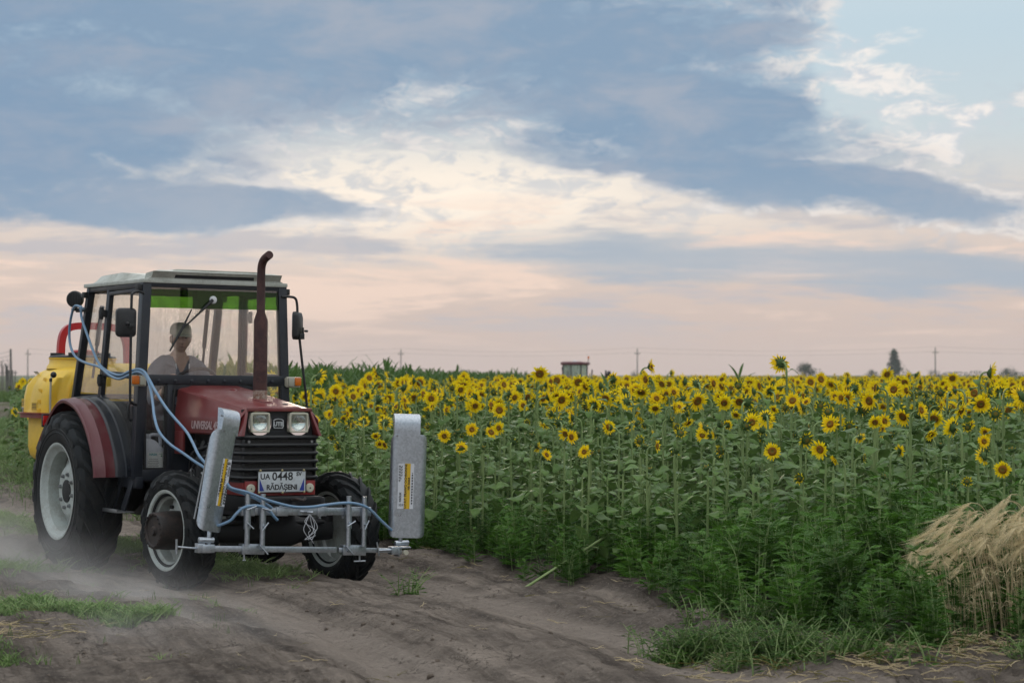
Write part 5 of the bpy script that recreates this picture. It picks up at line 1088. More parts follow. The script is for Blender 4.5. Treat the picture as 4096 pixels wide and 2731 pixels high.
# ---------------------------------------------------------------- where the sunflowers stand
def px_of(x, y, z):
    yy = y; return 2048+8700*x/yy, 1500-8700*(z-CAM_H)/yy
def at_sd(s_, d_):
    i = np.clip(np.searchsorted(CLs, s_)-1, 0, len(CLa)-2); a = CLa[i]; e = CLa[i+1]-a; L = np.linalg.norm(e); t = (s_-CLs[i])/L; nrm = np.array((e[1], -e[0]))/L
    return a + e*t + nrm*d_
S0 = CLs[np.argmin(np.hypot(CLa[:, 0]+1.98, CLa[:, 1]-17.15))]       # s at the tractor's front axle
def corn_edge(x, y): return x < -3.3 + (y-33)*.048 and y > 33
def pick_kind(r_, row, y):
    edge = max(0, 1-row/5.)
    w_ = [.84-.46*edge, .20+.06*edge, .22+.18*edge, .02+.20*edge]; q = r_.random()*sum(w_)
    for kd, a in zip(('open', 'half', 'bud', 'late'), w_):
        if q < a: return kd
        q -= a
    return 'open'
rr = random.Random(11); cand = []
for row in range(0, 11):
    s_ = S0-13.0
    while s_ < S0+26:
        s_ += rr.uniform(.19, .34); rightness = max(0, min(1, (S0-1.5-s_)/3.0))
        d_ = 2.25 + 1.0*rightness + row*.62 + rr.uniform(-.13, .13)
        x, y = at_sd(s_, d_)
        if y < 11.5 or corn_edge(x, y): continue
        u_, _ = px_of(x, y, 1)
        if u_ < -200 or u_ > 4300: continue
        kd = pick_kind(rr, row+rr.uniform(-1.5, 1.5), y); var = rr.choice([i for i, p in enumerate(PLANTS) if p.kind == kd])
        sc = float(np.interp(row, [0, 1, 3, 6, 11], [.74, .78, .85, .93, .97]))*rr.uniform(.84, 1.09)
        if rr.random() < .07: sc *= rr.uniform(1.08, 1.2)
        az = math.atan2(-y, -x) + rr.gauss(-.15, 1.15)
        if rr.random() < .14: az += math.pi
        cand.append((x, y, row, var, sc, az, u_))
TRv = (430, 1270)
def hidden(c):   # wholly behind the tractor's body
    x, y, row, var, sc, az, u_ = c
    return 330 < u_ < 1130 and y > 17
single = sorted([c for c in cand if -20 < c[6] < 4116 and not hidden(c)], key=lambda c: c[1]-(.0 if PLANTS[c[3]].kind == 'open' else -.6))[:300]
ssel = set(id(c) for c in single); rest = [c for c in cand if id(c) not in ssel]
def sector(u_):
    for lim, ph in ((1010, 'behind the tractor'), (1560, 'above the front wheel'), (1760, 'beside the tall upright shield'), (2130, 'right of the upright shield'), (2420, 'below the far tractor'), (2700, 'below the middle power pole'), (3080, 'between middle pole and round tree'), (3400, 'below the round tree'), (3680, 'below the poplar'), (3900, 'below the tall power pole'), (9999, 'at the barley end')):
        if u_ < lim: return ph
ordw = 'first second third fourth fifth sixth seventh eighth ninth tenth eleventh twelfth thirteenth fourteenth fifteenth'.split()
rowname = {0: 'edge row', 1: 'second row', 2: 'third row', 3: 'fourth row'}
def state(c):
    kd = PLANTS[c[3]].kind; dv = (c[5]-math.atan2(-c[1], -c[0])+math.pi) % (2*math.pi)-math.pi
    if kd == 'bud': return 'budding sunflower'
    if kd == 'late': return 'short green-budded sunflower'
    w_ = 'open' if kd == 'open' else 'half-open'
    if abs(dv) < .5: return f'{w_} sunflower facing us'
    if abs(dv) > 2.0: return f'{w_} sunflower seen from behind'
    return f'{w_} sunflower turned {"right" if dv > 0 else "left"}'
bucket = {}
for c in single: bucket.setdefault((state(c), rowname.get(c[2], 'deeper rows'), sector(c[6])), []).append(c)
lab = {}
for (st_, rw, sec_), L in bucket.items():
    L.sort(key=lambda c: c[6])
    for k, c in enumerate(L): lab[id(c)] = f'{st_}, {rw} {sec_}' + (f', {ordw[min(k, 14)]} from left' if len(L) > 1 else '')
for c in single:
    x, y, row, var, sc, az, u_ = c; p = PLANTS[var]; z = hz(x, y)
    e = empty('sunflower'); e.location = (x, y, z-.01); e.rotation_euler = (0, 0, az); e.scale = (sc,)*3; tag(e, lab[id(c)], 'sunflower', 'sunflowers along the track')
    o = link(bpy.data.objects.new('stem', p.stem_m), e)
    rot = rr.uniform(0, 6.28)
    for q_, (lv, M) in enumerate(p.leaves):
        o = link(bpy.data.objects.new('leaf', LEAFD[lv] if q_ == 0 and rr.random() < .35 else LEAFM[lv]), e); o.matrix_local = M
    hd = link(bpy.data.objects.new('flower_head', p.disc_m), e); hd.matrix_local = p.hm @ Matrix.Rotation(rr.gauss(0, .22), 4, 'Y') @ Matrix.Rotation(rot, 4, 'X') @ Matrix.Scale(rr.uniform(.72, 1.08), 4)
    link(bpy.data.objects.new('bracts', p.br_m), hd)
    if p.pet_m: link(bpy.data.objects.new('petals', p.pet_m), hd)
# the rest of the field
pts, rot, scl, idx = [], [], [], []
def put(x, y, var, sc, az): pts.append((x, y, hz(x, y)-.01)); rot.append((0, 0, az)); scl.append(sc); idx.append(var)
for x, y, row, var, sc, az, u_ in rest: put(x, y, var, sc, az)
def field_scatter(y0, y1, step, cb, lo=-.26, hi=.26, sd=5):
    r_ = random.Random(sd); y = y0; out_ = []
    while y < y1:
        x = y*lo
        while x < y*hi:
            out_.append((x+r_.uniform(-.45, .45)*step, y+r_.uniform(-.45, .45)*step)); x += step
        y += step
    A = np.array(out_); d_, s_ = road(A[:, 0], A[:, 1])
    for (x, y), dd in zip(out_, d_): cb(x, y, dd, r_)
def far_flower(x, y, dd, r_):
    if dd < 9.1 or corn_edge(x, y) or (abs(x-4.1) < 2.5 and abs(y-138) < 5): return
    kd = r_.random(); var = r_.randrange(9) if kd < .62 else r_.randrange(9, 15)
    put(x, y, var, r_.uniform(.84, 1.03)*(r_.uniform(1.05, 1.14) if r_.random() < .07 else 1), math.atan2(-y, -x)+r_.gauss(-.15, 1.25))
field_scatter(12, 46, .46, far_flower); field_scatter(46, 90, .8, far_flower, sd=6); field_scatter(90, 220, 1.7, far_flower, sd=7); field_scatter(220, 420, 4.0, far_flower, sd=8)
def far_left(x, y, dd, r_):    # the field goes on beyond the bend of the track
    if 3.0 < dd < 16 and y > 40: put(x, y, r_.randrange(14), r_.uniform(.92, 1.05), math.atan2(-y, -x)+r_.gauss(0, .8))
field_scatter(42, 200, 1.1, far_left, -.27, -.20, 9)
scatter('sunflower_field', [proto(merged(p), ALLM) for p in PLANTS], pts, rot, scl, idx, 'sunflower crop stretching back to the horizon', 'sunflower crop')

# ---------------------------------------------------------------- maize
def make_corn(seed):
    r_ = random.Random(seed); h_ = r_.uniform(1.45, 1.6); st = MB().tube([(0, 0, -.05), (0, 0, h_*.6), (r_.uniform(-.02, .02), 0, h_)], [.014, .011, .004], 6); lv = []
    a = r_.uniform(0, 6)
    for k in range(11):
        mb = MB(); t = k/10; z = h_*(.25+.72*t); a += math.pi + r_.uniform(-.5, .5); L = float(np.interp(t, [0, .4, 1], [.55, .75, .42]))*r_.uniform(.85, 1.15); up = float(np.interp(t, [0, .6, 1], [.7, 1.0, 1.35])); secs = []
        for q in range(8):
            s_ = q/7; ang = up - s_*r_.uniform(1.5, 2.0)*(1.1-t*.75); x = L*s_*.62*(1 if q else 0); 
            secs.append((s_, ang))
        pos = Vector((0, 0, z)); vs = []; prev = 0
        for s_, ang in secs:
            if s_ > 0: pos = pos + Vector((math.cos(ang), 0, math.sin(ang)))*(L/7)
            w_ = .034*math.sin(math.pi*min(1, .12+s_*.88))**.7*(1 if s_ < 1 else .05); dy = Vector((-math.sin(a), math.cos(a), 0)); P3 = Vector((math.cos(a)*pos.x, math.sin(a)*pos.x, pos.z)); vs += [P3-dy*w_+Vector((0, 0, .008)), P3, P3+dy*w_+Vector((0, 0, .008))]
        mb.add(vs, [(3*i+j, 3*i+j+1, 3*i+j+4, 3*i+j+3) for i in range(7) for j in (0, 1)]); lv.append(mb)
    return st, lv
CORN = [make_corn(k) for k in range(5)]
def merge_parts(parts):
    mb = MB()
    for src, m_ in parts: b = len(mb.v); mb.v += src.v; mb.f += [tuple(i+b for i in f) for f in src.f]; mb.mi += [m_]*len(src.f)
    return mb
CM = [(st.mesh('stalk', PM['stem'], 60), [l.mesh('leaf', PM['corn'], 60) for l in lv]) for st, lv in CORN]
cpts = []
def corn_at(x, y, dd, r_):
    if corn_edge(x, y) and dd > 4: cpts.append((x, y, r_.randrange(5), r_.uniform(.86, .97)*(1.1 if r_.random() < .05 else 1), r_.uniform(0, 6.28)))
field_scatter(33, 60, .42, corn_at, -.15, .02, 21); field_scatter(60, 130, .9, corn_at, -.2, .05, 22); field_scatter(130, 300, 2.6, corn_at, -.2, .05, 23)
lone = [(.5, 44, 1, .93, .4), (4.6, 44, 0, .96, 1.0), (1.5, 34, 4, .90, 2.6)]
front = sorted([c for c in cpts if 2048+8700*c[0]/c[1] > 1120 and c[1] < 50], key=lambda c: c[1]-c[0]*.5)[:48]
clab = {}
def nth(k): return ordw[k] if k < 15 else f'{k+1}th'
for L, ph in ((front, 'green maize plant in the front edge behind the sunflowers'), (lone, 'lone maize plant poking out of the sunflower crop')):
    for k, c in enumerate(sorted(L, key=lambda c: c[0]/c[1])): clab[id(c)] = f'{ph}, {nth(k)} from left'
for k, c in enumerate(front + lone):
    x, y, var, sc, az = c; e = empty('maize_plant'); e.location = (x, y, hz(x, y)); e.rotation_euler = (0, 0, az); e.scale = (sc,)*3
    tag(e, clab[id(c)], 'maize', 'maize plants in the field edge' if k < 48 else 'lone maize plants')
    link(bpy.data.objects.new('stalk', CM[var][0]), e)
    for m_ in CM[var][1]: link(bpy.data.objects.new('leaf', m_), e)
fs = set(id(c) for c in front); cr = [c for c in cpts if id(c) not in fs]
scatter('maize_field', [proto(merge_parts([(st, 0)]+[(l, 1) for l in lv]), [PM['stem'], PM['corn']]) for st, lv in CORN], [(x, y, hz(x, y)) for x, y, *_ in cr], [(0, 0, c[4]) for c in cr], [c[3] for c in cr], [c[2] for c in cr], 'green maize crop behind the sunflowers', 'maize crop')

# ---------------------------------------------------------------- ragweed verge, grass, straw, barley
def make_weed(seed, h_, n_st, leafn, feather=True, sprawl=0.):
    r_ = random.Random(seed); mb = MB()
    for s_ in range(n_st):
        a0 = r_.uniform(0, 6.28); lean = r_.uniform(.05, .35)+sprawl*r_.random(); hh = h_*r_.uniform(.65, 1.05); base = Vector((r_.uniform(-.06, .06), r_.uniform(-.06, .06), -.03))
        pts_ = [base + Vector((math.cos(a0)*lean*hh*t*t, math.sin(a0)*lean*hh*t*t, hh*t)) for t in (0, .35, .7, 1)]
        mb.cur = 1; mb.tube(pts_, [.0045, .0036, .0026, .0012], 4, False); mb.cur = 0; a = r_.uniform(0, 6)
        for k in range(leafn):
            t = .12+.86*k/(leafn-1); i = min(2, int(t*3)); f = t*3-i; p = pts_[i].lerp(pts_[i+1], f); a += 2.2+r_.uniform(-.5, .5); L = h_*.30*(1.15-.65*t)*r_.uniform(.75, 1.2); el = r_.uniform(.1, .7) if not sprawl else r_.uniform(-.1, .5)
            ex = Vector((math.cos(a)*math.cos(el), math.sin(a)*math.cos(el), math.sin(el))); sy = Vector((-math.sin(a), math.cos(a), 0)); dn = Vector((0, 0, -1))
            if feather:
                for q in range(5):       # pinnate lobes along the midrib
                    b = p + ex*L*(.22+.17*q) + dn*L*.10*(q/4)**2; wl = L*(.34-.05*abs(q-1.5))
                    for sg in (-1, 1):
                        tip = b + sy*sg*wl + ex*wl*.55 + dn*wl*.2; mid = b.lerp(tip, .5); ww = ex*wl*.17
                        mb.add([b-ww*.6, mid-ww, tip, mid+ww, b+ww*.6], [(0, 1, 2, 3, 4)])
                b = p + ex*L; mb.add([p+sy*.002, p-sy*.002, b-ex*.3*L-sy*L*.06, b+dn*L*.12, b-ex*.3*L+sy*L*.06], [(0, 1, 2, 3, 4)])
            else:
                w_ = L*.2; mb.add([p, p+ex*L*.4-sy*w_, p+ex*L+dn*L*.15, p+ex*L*.4+sy*w_], [(0, 1, 2, 3)])
    return mb
def make_grass(seed, n_, h_, w_=.005, spread=.05, curl=.5, stems=0):
    r_ = random.Random(seed); mb = MB()
    for k in range(n_):
        a = r_.uniform(0, 6.28); b = Vector((r_.gauss(0, spread), r_.gauss(0, spread), -.02)); hh = h_*r_.uniform(.45, 1.1); c_ = curl*r_.uniform(.3, 1.3); e = Vector((math.cos(a), math.sin(a), 0)); t = Vector((-math.sin(a), math.cos(a), 0)); vs = []
        for q, wq in ((0, 1), (.4, .9), (.75, .55)):
            p = b + Vector((0, 0, hh*q*(1-.3*c_*q))) + e*hh*c_*q*q; vs += [p-t*w_*wq*.5, p+t*w_*wq*.5]
        vs.append(b + Vector((0, 0, hh*(1-.3*c_))) + e*hh*c_); mb.add(vs, [(0, 1, 3, 2), (2, 3, 5, 4), (4, 5, 6)])
    return mb
def make_barley(seed, green=False):
    r_ = random.Random(seed); mb = MB(); h_ = r_.uniform(.66, .80); bx = -r_.uniform(.05, .16); by = r_.uniform(-.05, .05)
    P4 = spline([(0, 0, -.03), (bx*.1, by*.1, h_*.4), (bx*.35, by*.35, h_*.8), (bx*.8, by*.8, h_*.97), (bx*1.3, by, h_*(1.0 if not green else 1.06))], 3); mb.cur = 1; mb.tube(P4, [.0022]*len(P4), 4, False); mb.cur = 0
    tip = P4[-1]; dr_ = (P4[-1]-P4[-3]).normalized(); dr_ = (dr_*.3 + Vector((-r_.uniform(.35, .8), by*4, -r_.uniform(.35, 1.0) if not green else .8))*(1. if not green else .2)).normalized(); x_, y_, _z = frame_of(dr_)
    for k in range(20):
        b = tip + dr_*(.0045*k); sg = (1, -1)[k % 2]; a = r_.uniform(-.6, .6) + (0 if k % 4 < 2 else 1.57); sd_ = (x_*math.cos(a)+y_*math.sin(a))*sg; ke = b + sd_*.007 + dr_*.006
        mb.add([b, b+sd_*.006, ke+dr_*.008, b+dr_*.012+sd_*.001], [(0, 1, 2, 3)]); mb.add([b+y_*.003, b+x_*.003+sd_*.003, ke+dr_*.008, b+dr_*.012], [(0, 1, 2, 3)])
        L = r_.uniform(.11, .17); en = ke + (dr_ + sd_*r_.uniform(.12, .35) + Vector((-.2, 0, -.05 if not green else .15))).normalized()*L; w_ = y_*.0011; mb.add([ke-w_, ke+w_, en], [(0, 1, 2)])
    for k in range(2):
        z = h_*r_.uniform(.2, .65); a = r_.uniform(0, 6.28); e = Vector((math.cos(a), math.sin(a), 0)); t = Vector((-math.sin(a), math.cos(a), 0))*.003; b = Vector((bx*.2, 0, z)); mb.add([b-t, b+t, b+e*.06+t+Vector((0, 0, .02)), b+e*.06-t+Vector((0, 0, .02)), b+e*.11-Vector((0, 0, .05))], [(0, 1, 2, 3), (3, 2, 4)])
    return mb
rw = random.Random(31); wp, wr, ws, wi = [], [], [], []
def addw(x, y, sc, var): wp.append((x, y, hz(x, y))); wr.append((rw.uniform(-.1, .1), rw.uniform(-.1, .1), rw.uniform(0, 6.28))); ws.append(sc); wi.append(var)
s_ = S0-14
while s_ < S0+12:
    rightness = max(0, min(1, (S0-.2-s_)/3.2)); s_ += .012+.016*(1-rightness)+(.06 if s_ > S0+2.5 else 0)
    lo = 1.75+.15*math.sin(s_*1.7)-.1*rightness; hi = 2.85+2.7*rightness
    d_ = lo + (hi-lo)*rw.random()**1.05; x, y = at_sd(s_, d_)
    if y < 11.2 or abs(x)/y > .27: continue
    if y < 13.7 and x > 2.35 and rw.random() < .95: continue
    hgt = (.72+.38*rightness)*np.interp(d_-lo, [0, .35, 1.0, 2.0, 3.0], [.55, .85, 1.0, 1.10, 1.15])*rw.uniform(.7, 1.15)
    addw(x, y, hgt, rw.randrange(5))
for k in range(420):      # weeds between the rows
    s_ = rw.uniform(S0-9, S0+9); d_ = rw.uniform(2.4, 6.5); x, y = at_sd(s_, d_)
    if y > 12 and abs(x)/y < .27: addw(x, y, rw.uniform(.35, .75), rw.randrange(5))
scatter('ragweed_verge', [proto(make_weed(40+k, .62, 5, 12), [PM['weed'] if k % 2 else PM['weedl'], PM['stem']]) for k in range(5)], wp, wr, ws, wi, 'dense feathery ragweed along the edge of the sunflowers', 'weeds')
# low knotweed and grass on the track
gp, gr_, gs_, gi_ = [], [], [], []
def addg(x, y, sc, var): gp.append((x, y, hz(x, y))); gr_.append((0, 0, rw.uniform(0, 6.28))); gs_.append(sc); gi_.append(var)
for k in range(1500):      # strip between the wheel tracks, from the front axle back
    s_ = S0 + rw.uniform(-.6, 26)*rw.random()**.6; d_ = rw.gauss(.05, .17)
    if float(N1(np.array(s_*.9), np.array(2.))) < -.12 and s_ < S0+6: continue
    x, y = at_sd(s_, d_); addg(x, y, rw.uniform(.6, 1.3), rw.choice([0, 1, 2, 2]))
for k in range(900):      # grassy bank beyond
    s_ = S0+rw.uniform(5, 60); d_ = rw.uniform(1.35, 2.8); x, y = at_sd(s_, d_); addg(x, y, rw.uniform(1.0, 2.4), rw.choice([0, 3, 3, 1]))
for k in range(700):
    s_ = S0+rw.uniform(18, 80); d_ = -rw.uniform(1.2, 6); x, y = at_sd(s_, d_); addg(x, y, rw.uniform(1.2, 2.6), 3)
for k in range(330):      # bright patch on the near shoulder
    t = rw.random(); x = -3.22+1.08*t+rw.gauss(0, .07); y = 14.10-.85*t+rw.gauss(0, .10)-.05*math.sin(t*9); addg(x, y, rw.uniform(.8, 1.5), rw.choice([5, 6]))
for k in range(60): addg(rw.uniform(-3.9, -1.6), rw.uniform(11.6, 16.5), rw.uniform(.4, .8), rw.choice([4, 4, 0]))
for k in range(45): addg(-2.9+rw.gauss(0, .10), 11.9+rw.gauss(0, .2), rw.uniform(.8, 1.5), rw.choice([3, 5, 6]))
for k in range(90): addg(-4.0+rw.gauss(0, .25), 17.0+rw.gauss(0, .6), rw.uniform(.7, 1.4), rw.choice([0, 1]))
for cx_, cy_, n_, sp_ in ((1.05, 12.75, 75, .13), (1.42, 12.35, 50, .14), (1.75, 12.1, 24, .2), (2.25, 11.95, 14, .3), (2.75, 11.85, 10, .25), (-.75, 15.6, 3, .05), (1.45, 13.1, 10, .15), (1.15, 13.7, 4, .1)):
    for k in range(n_): addg(cx_+rw.gauss(0, sp_), cy_+rw.gauss(0, sp_*.55), rw.uniform(.7, 1.4), rw.choice([7, 7, 8, 8, 7, 0, 4, 2]))
scatter('track_grass', [proto(make_weed(60, .085, 9, 9, False, 1.3), [PM['weedl'], PM['stem']]), proto(make_weed(61, .10, 8, 9, False, 1.1), [PM['weedl'], PM['stem']]), proto(make_weed(62, .075, 10, 9, False, 1.5), [PM['weed'], PM['stem']]), proto(make_grass(63, 24, .11, .004, .06, .9), [PM['grass']]), proto(make_grass(64, 5, .13, .007, .03, .6), [PM['grass']]), proto(make_weed(65, .075, 9, 11, False, 1.2), [PM['fresh'], PM['stem']]), proto(make_weed(66, .09, 8, 11, False, .9), [PM['fresh'], PM['stem']]), proto(make_weed(67, .20, 5, 9, True, .5), [PM['weed'], PM['stem']]), proto(make_weed(68, .16, 5, 9, True, .8), [PM['weedl'], PM['stem']])], gp, gr_, gs_, gi_, 'low green weeds and grass growing on the dirt track', 'grass')
# dry straw and stalk litter
sp_, sr_, ss_, si_ = [], [], [], []
def adds(x, y, sc, var): sp_.append((x, y, hz(x, y)+.006)); sr_.append((rw.gauss(0, .12), rw.gauss(0, .12), rw.uniform(0, 6.28))); ss_.append(sc); si_.append(var)
for k in range(420): adds(2.35+rw.gauss(0, .75), 12.05+rw.gauss(0, .4), rw.uniform(.5, 1.4), rw.randrange(3))
for k in range(150): adds(-3.1+rw.gauss(0, .3), 12.9+rw.gauss(0, .35), rw.uniform(.4, 1.0), rw.randrange(3))
for k in range(260): q = at_sd(S0+rw.uniform(-8, 6), rw.choice([rw.uniform(1.1, 2.1), rw.uniform(-2.6, 2.0)])); adds(q[0], q[1], rw.uniform(.25, .9), rw.randrange(3))
def make_straw(seed):
    r_ = random.Random(seed); mb = MB()
    for k in range(3): a = r_.uniform(0, 6.28); p = Vector((r_.uniform(-.03, .03), r_.uniform(-.03, .03), .002)); q = p+Vector((math.cos(a), math.sin(a), r_.uniform(.0, .25)))*r_.uniform(.05, .14); mb.tube([p, p.lerp(q, .5)+Vector((0, 0, .006)), q], [.002, .002, .0014], 4, False)
    return mb
scatter('straw_litter', [proto(make_straw(k), [PM['straw'] if k < 2 else PM['dryleaf']]) for k in range(3)], sp_, sr_, ss_, si_, 'broken straw and stalk litter on the dirt', 'straw')
bp_, br_, bs_, bi_ = [], [], [], []
for k in range(210):
    t = rw.random(); x = 2.50+.95*t+rw.gauss(0, .05); y = 12.75+rw.uniform(-.35, .40)+.35*t
    sc = float(np.interp(x, [2.4, 2.62, 2.85, 3.2], [.56, .80, .92, 1.0]))*rw.choice([1.05, 1, .92, .84, .76])*rw.uniform(.88, 1.06); bp_.append((x, y, hz(x, y))); br_.append((rw.gauss(0, .07), rw.gauss(-.05, .08), rw.gauss(.1, .8))); bs_.append(sc); bi_.append(rw.randrange(6))
scatter('barley_patch', [proto(make_barley(80+k), [PM['barley'], PM['straw']]) for k in range(6)], bp_, br_, bs_, bi_, 'ripe golden barley with long drooping awns at the edge of the weeds', 'barley')
# lone green barley ears by the track
for k, (u_, v_, lb_, sc) in enumerate(((2965, 2590, 'lone green barley ear standing above the weeds at the track edge', .62), (2855, 2610, 'short green barley ear in the weed clump on the track', .42), (3790, 2700, 'green barley ear low in the straw below the ripe barley', .5))):
    Yg = 8700*1.62/(v_-1500); x = (u_-2048)/8700*Yg; mb = make_barley(95+k, True)
    o = tag(empty('barley_ear'), lb_, 'barley'); o.location = (x, Yg, hz(x, Yg)); o.scale = (sc*1.15,)*3
    me = mb.mesh('barley_stalk', [PM['weedl'], PM['stem']], 0); link(bpy.data.objects.new('barley_stalk', me), o)
# a broken sunflower lying out over the bank
for k, (x, y, az, tilt, lb_) in enumerate(((.12, 16.3, R(40), R(66), 'broken sunflower stalk leaning flat out of the crop over the bank'),)):
    p = PLANTS[13]; e = empty('sunflower'); e.location = (x, y, hz(x, y)); e.rotation_mode = 'XYZ'; e.rotation_euler = (0, tilt, az); e.scale = (.8,)*3; tag(e, lb_, 'sunflower')
    link(bpy.data.objects.new('stem', p.stem_m), e)
    for lv, M in p.leaves[3:]: o = link(bpy.data.objects.new('leaf', LEAFM[lv]), e); o.matrix_local = M

# clods and crumbs of dry soil
def make_clod(seed):
    r_ = random.Random(seed); mb = MB(); mb.ball((0, 0, .3), (1, .85, .62), 8, 5); mb.v = [tuple(c*r_.uniform(.72, 1.2) for c in p) for p in mb.v]; return mb
kp, kr, ks, ki = [], [], [], []
for k in range(2600):
    s_ = S0+rw.uniform(-8.5, 9); m_ = rw.random()
    d_ = rw.gauss(rw.choice([-1.15, -.45, .45, 1.2]), .14) if m_ < .45 else (rw.uniform(1.1, 2.3) if m_ < .62 else rw.uniform(-3.6, -1.1))
    if float(N2(np.array(s_*1.3), np.array(d_*2.))) < .10: continue
    x, y = at_sd(s_, d_); kp.append((x, y, hz(x, y))); kr.append((rw.uniform(-.6, .6), rw.uniform(-.6, .6), rw.uniform(0, 6.28))); ks.append(.003+.015*rw.random()**3.5+(.014 if rw.random() < .012 else 0)); ki.append(rw.randrange(4))
nclod = material('soil_clod'); cn = nclod.noise(nclod.obj, 3, 4, .65); clodm = finish(nclod, pbsdf(nclod, nclod.mix(cn, (.20, .155, .12), (.38, .30, .235)), .95, 0, cn, .8, .2).outputs[0])
scatter('soil_clods', [proto(make_clod(k), [clodm], 60) for k in range(4)], kp, kr, ks, ki, 'crumbs and clods of dry soil on the track', 'soil clods')

# ================================================================ far things: power line, trees, second tractor, fence
def pole(x, y, h_, label, arm=True):
    z0 = hz(x, y); e = empty('power_pole'); e.location = (x, y, z0); tag(e, label, 'power pole', 'wooden power poles on the horizon')
    MB().cyl((0, 0, -.3), (0, 0, h_), .16, .11, 10).build('post', PM['wood'], e)
    MB().box((0, 0, h_-1.15), (1.5, .12, .12)).build('crossarm', PM['wood'], e)
    for xx in (-.65, -.35, .35, .65): MB().cyl((xx, 0, h_-1.09), (xx, 0, h_-.80), .05, n=8).build('insulator', MT['ivory'], e)
    MB().cyl((0, 0, h_), (0, 0, h_+.28), .05, n=8).build('insulator', MT['ivory'], e)
    return Vector((x, y, z0+h_))
pl_ = [(-118, 530, 7.85, 'wooden power pole beyond the fence at the left edge'), (-77, 526, 7.9, 'wooden power pole seen through the tractor windscreen'), (-26.3, 515, 7.75, 'wooden power pole left of the far tractor'), (29.5, 512, 7.85, 'wooden power pole right of the far tractor'), (97.5, 501, 7.95, 'tall wooden power pole right of the poplar'), (168, 492, 8.0, None)]
tops = [pole(*q) if q[3] else Vector((q[0], q[1], q[2])) for q in pl_]
for k, (a, b) in enumerate(zip(tops, tops[1:])):
    for dz, dx, nm in ((.25, 0, 'upper'), (-.85, -.35, 'lower')):
        pts_ = [a.lerp(b, t)+Vector((dx, 0, dz-3.2*t*(1-t)*(1.15 if dz > 0 else 1))) for t in np.linspace(0, 1, 15)]
        o = MB().tube(pts_, .013, 4, False).build('power_line', MT['dark']); tag(o, f'thin {nm} power line sagging between the {["first and second","second and third","third and fourth","fourth and fifth","fifth pole and the frame edge"][k]}' + (' poles' if k < 4 else ''), 'power line', 'power lines')
def tree(name, x, y, h_, w_, n_, shape, label, seed, trunk=.12, z=None):
    r_ = random.Random(seed); z0 = hz(x, y); e = empty(name); e.location = (x, y, z0); tag(e, label, 'tree', 'trees on the horizon')
    mb = MB().tube([(0, 0, -.3), (w_*.02, 0, h_*.35), (0, 0, h_*.8)], [h_*.022, h_*.016, h_*.005], 7)
    for k in range(9): a = r_.uniform(0, 6.28); t = r_.uniform(.15, .75); mb.tube([(0, 0, h_*t), (math.cos(a)*w_*.2, math.sin(a)*w_*.2, h_*(t+.10)), (math.cos(a)*w_*.38, math.sin(a)*w_*.38, h_*(t+.17))], [h_*.008, h_*.005, h_*.002], 5)
    mb.build('trunk', PM['bark'], e)
    cl = []
    for k in range(26 if shape == 'round' else 40):
        t = r_.random()
        if shape == 'poplar': zz = h_*(.12+.86*t); rad = w_*.5*math.sin(math.pi*min(1, .12+.88*t)**.75)*r_.uniform(.25, 1.0); cs = w_*.17
        else: zz = h_*(.28+.66*t); rad = w_*.5*math.sqrt(max(.03, 1-((t-.42)/.62)**2))*r_.uniform(.2, 1.0); cs = w_*.16
        a = r_.uniform(0, 6.28); cl.append((Vector((math.cos(a)*rad, math.sin(a)*rad, zz)), cs*r_.uniform(.6, 1.3)))
    V, F = [], []; ls = h_*.022
    for k in range(n_):
        c_, cs = cl[r_.randrange(len(cl))]; p = c_ + Vector((r_.gauss(0, cs*.55), r_.gauss(0, cs*.55), r_.gauss(0, cs*.6))); x_, y_, _z = frame_of((r_.gauss(0, 1), r_.gauss(0, 1), r_.gauss(0, 1)+.3)); s_ = ls*r_.uniform(.6, 1.4); b = len(V)
        V += [p-x_*s_, p-y_*s_*.6, p+x_*s_, p+y_*s_*.6]; F.append((b, b+1, b+2, b+3))
    mb = MB(); mb.add(V, F); mb.build('crown', PM['treeleaf'], e, smooth=0, fix=False)
tree('poplar_tree', 123, 700, 9.3, 4.6, 5000, 'poplar', 'tall ragged poplar standing alone on the horizon', 1)
tree('round_tree', 81.5, 604, 4.9, 4.6, 4000, 'round', 'small round tree on the horizon left of the poplar', 2)
tree('round_tree', 161, 706, 3.7, 6.2, 4000, 'round', 'low spreading tree on the horizon near the right edge', 3)
tree('small_tree', 117.0, 706, 3.2, 3.2, 2500, 'round', 'small tree just left of the poplar', 4)
tree('small_tree', 35.0, 620, 2.7, 3.0, 2500, 'round', 'small tree beside the middle power pole', 5)
tree('small_tree', 100.5, 610, 2.3, 4.6, 2500, 'round', 'low bushy tree between the round tree and the poplar', 6)
tree('small_tree', 134, 690, 3.0, 5.0, 2500, 'round', 'bushy tree between the poplar and the tall pole', 7)
mb = MB(); r_ = random.Random(9)
for k in range(5200):
    t = r_.random(); x = 98+90*t; hh = max(.15, .55+1.9*float(N1.fbm(np.array(t*9), np.array(1.), 3))); zz = max(.0, r_.random()**.8*hh*3.0); y = 720+r_.uniform(-4, 4); s_ = r_.uniform(.12, .3); x_, y_, _z = frame_of((r_.gauss(0, 1), r_.gauss(0, 1), r_.gauss(0, 1)+.3)); p = Vector((x, y, zz)); b = len(mb.v); mb.add([p-x_*s_, p-y_*s_*.6, p+x_*s_, p+y_*s_*.6], [(0, 1, 2, 3)])
tag(mb.build('treeline', PM['treeleaf'], smooth=0, fix=False), 'dark line of far trees on the horizon at the right', 'trees', kind='stuff')

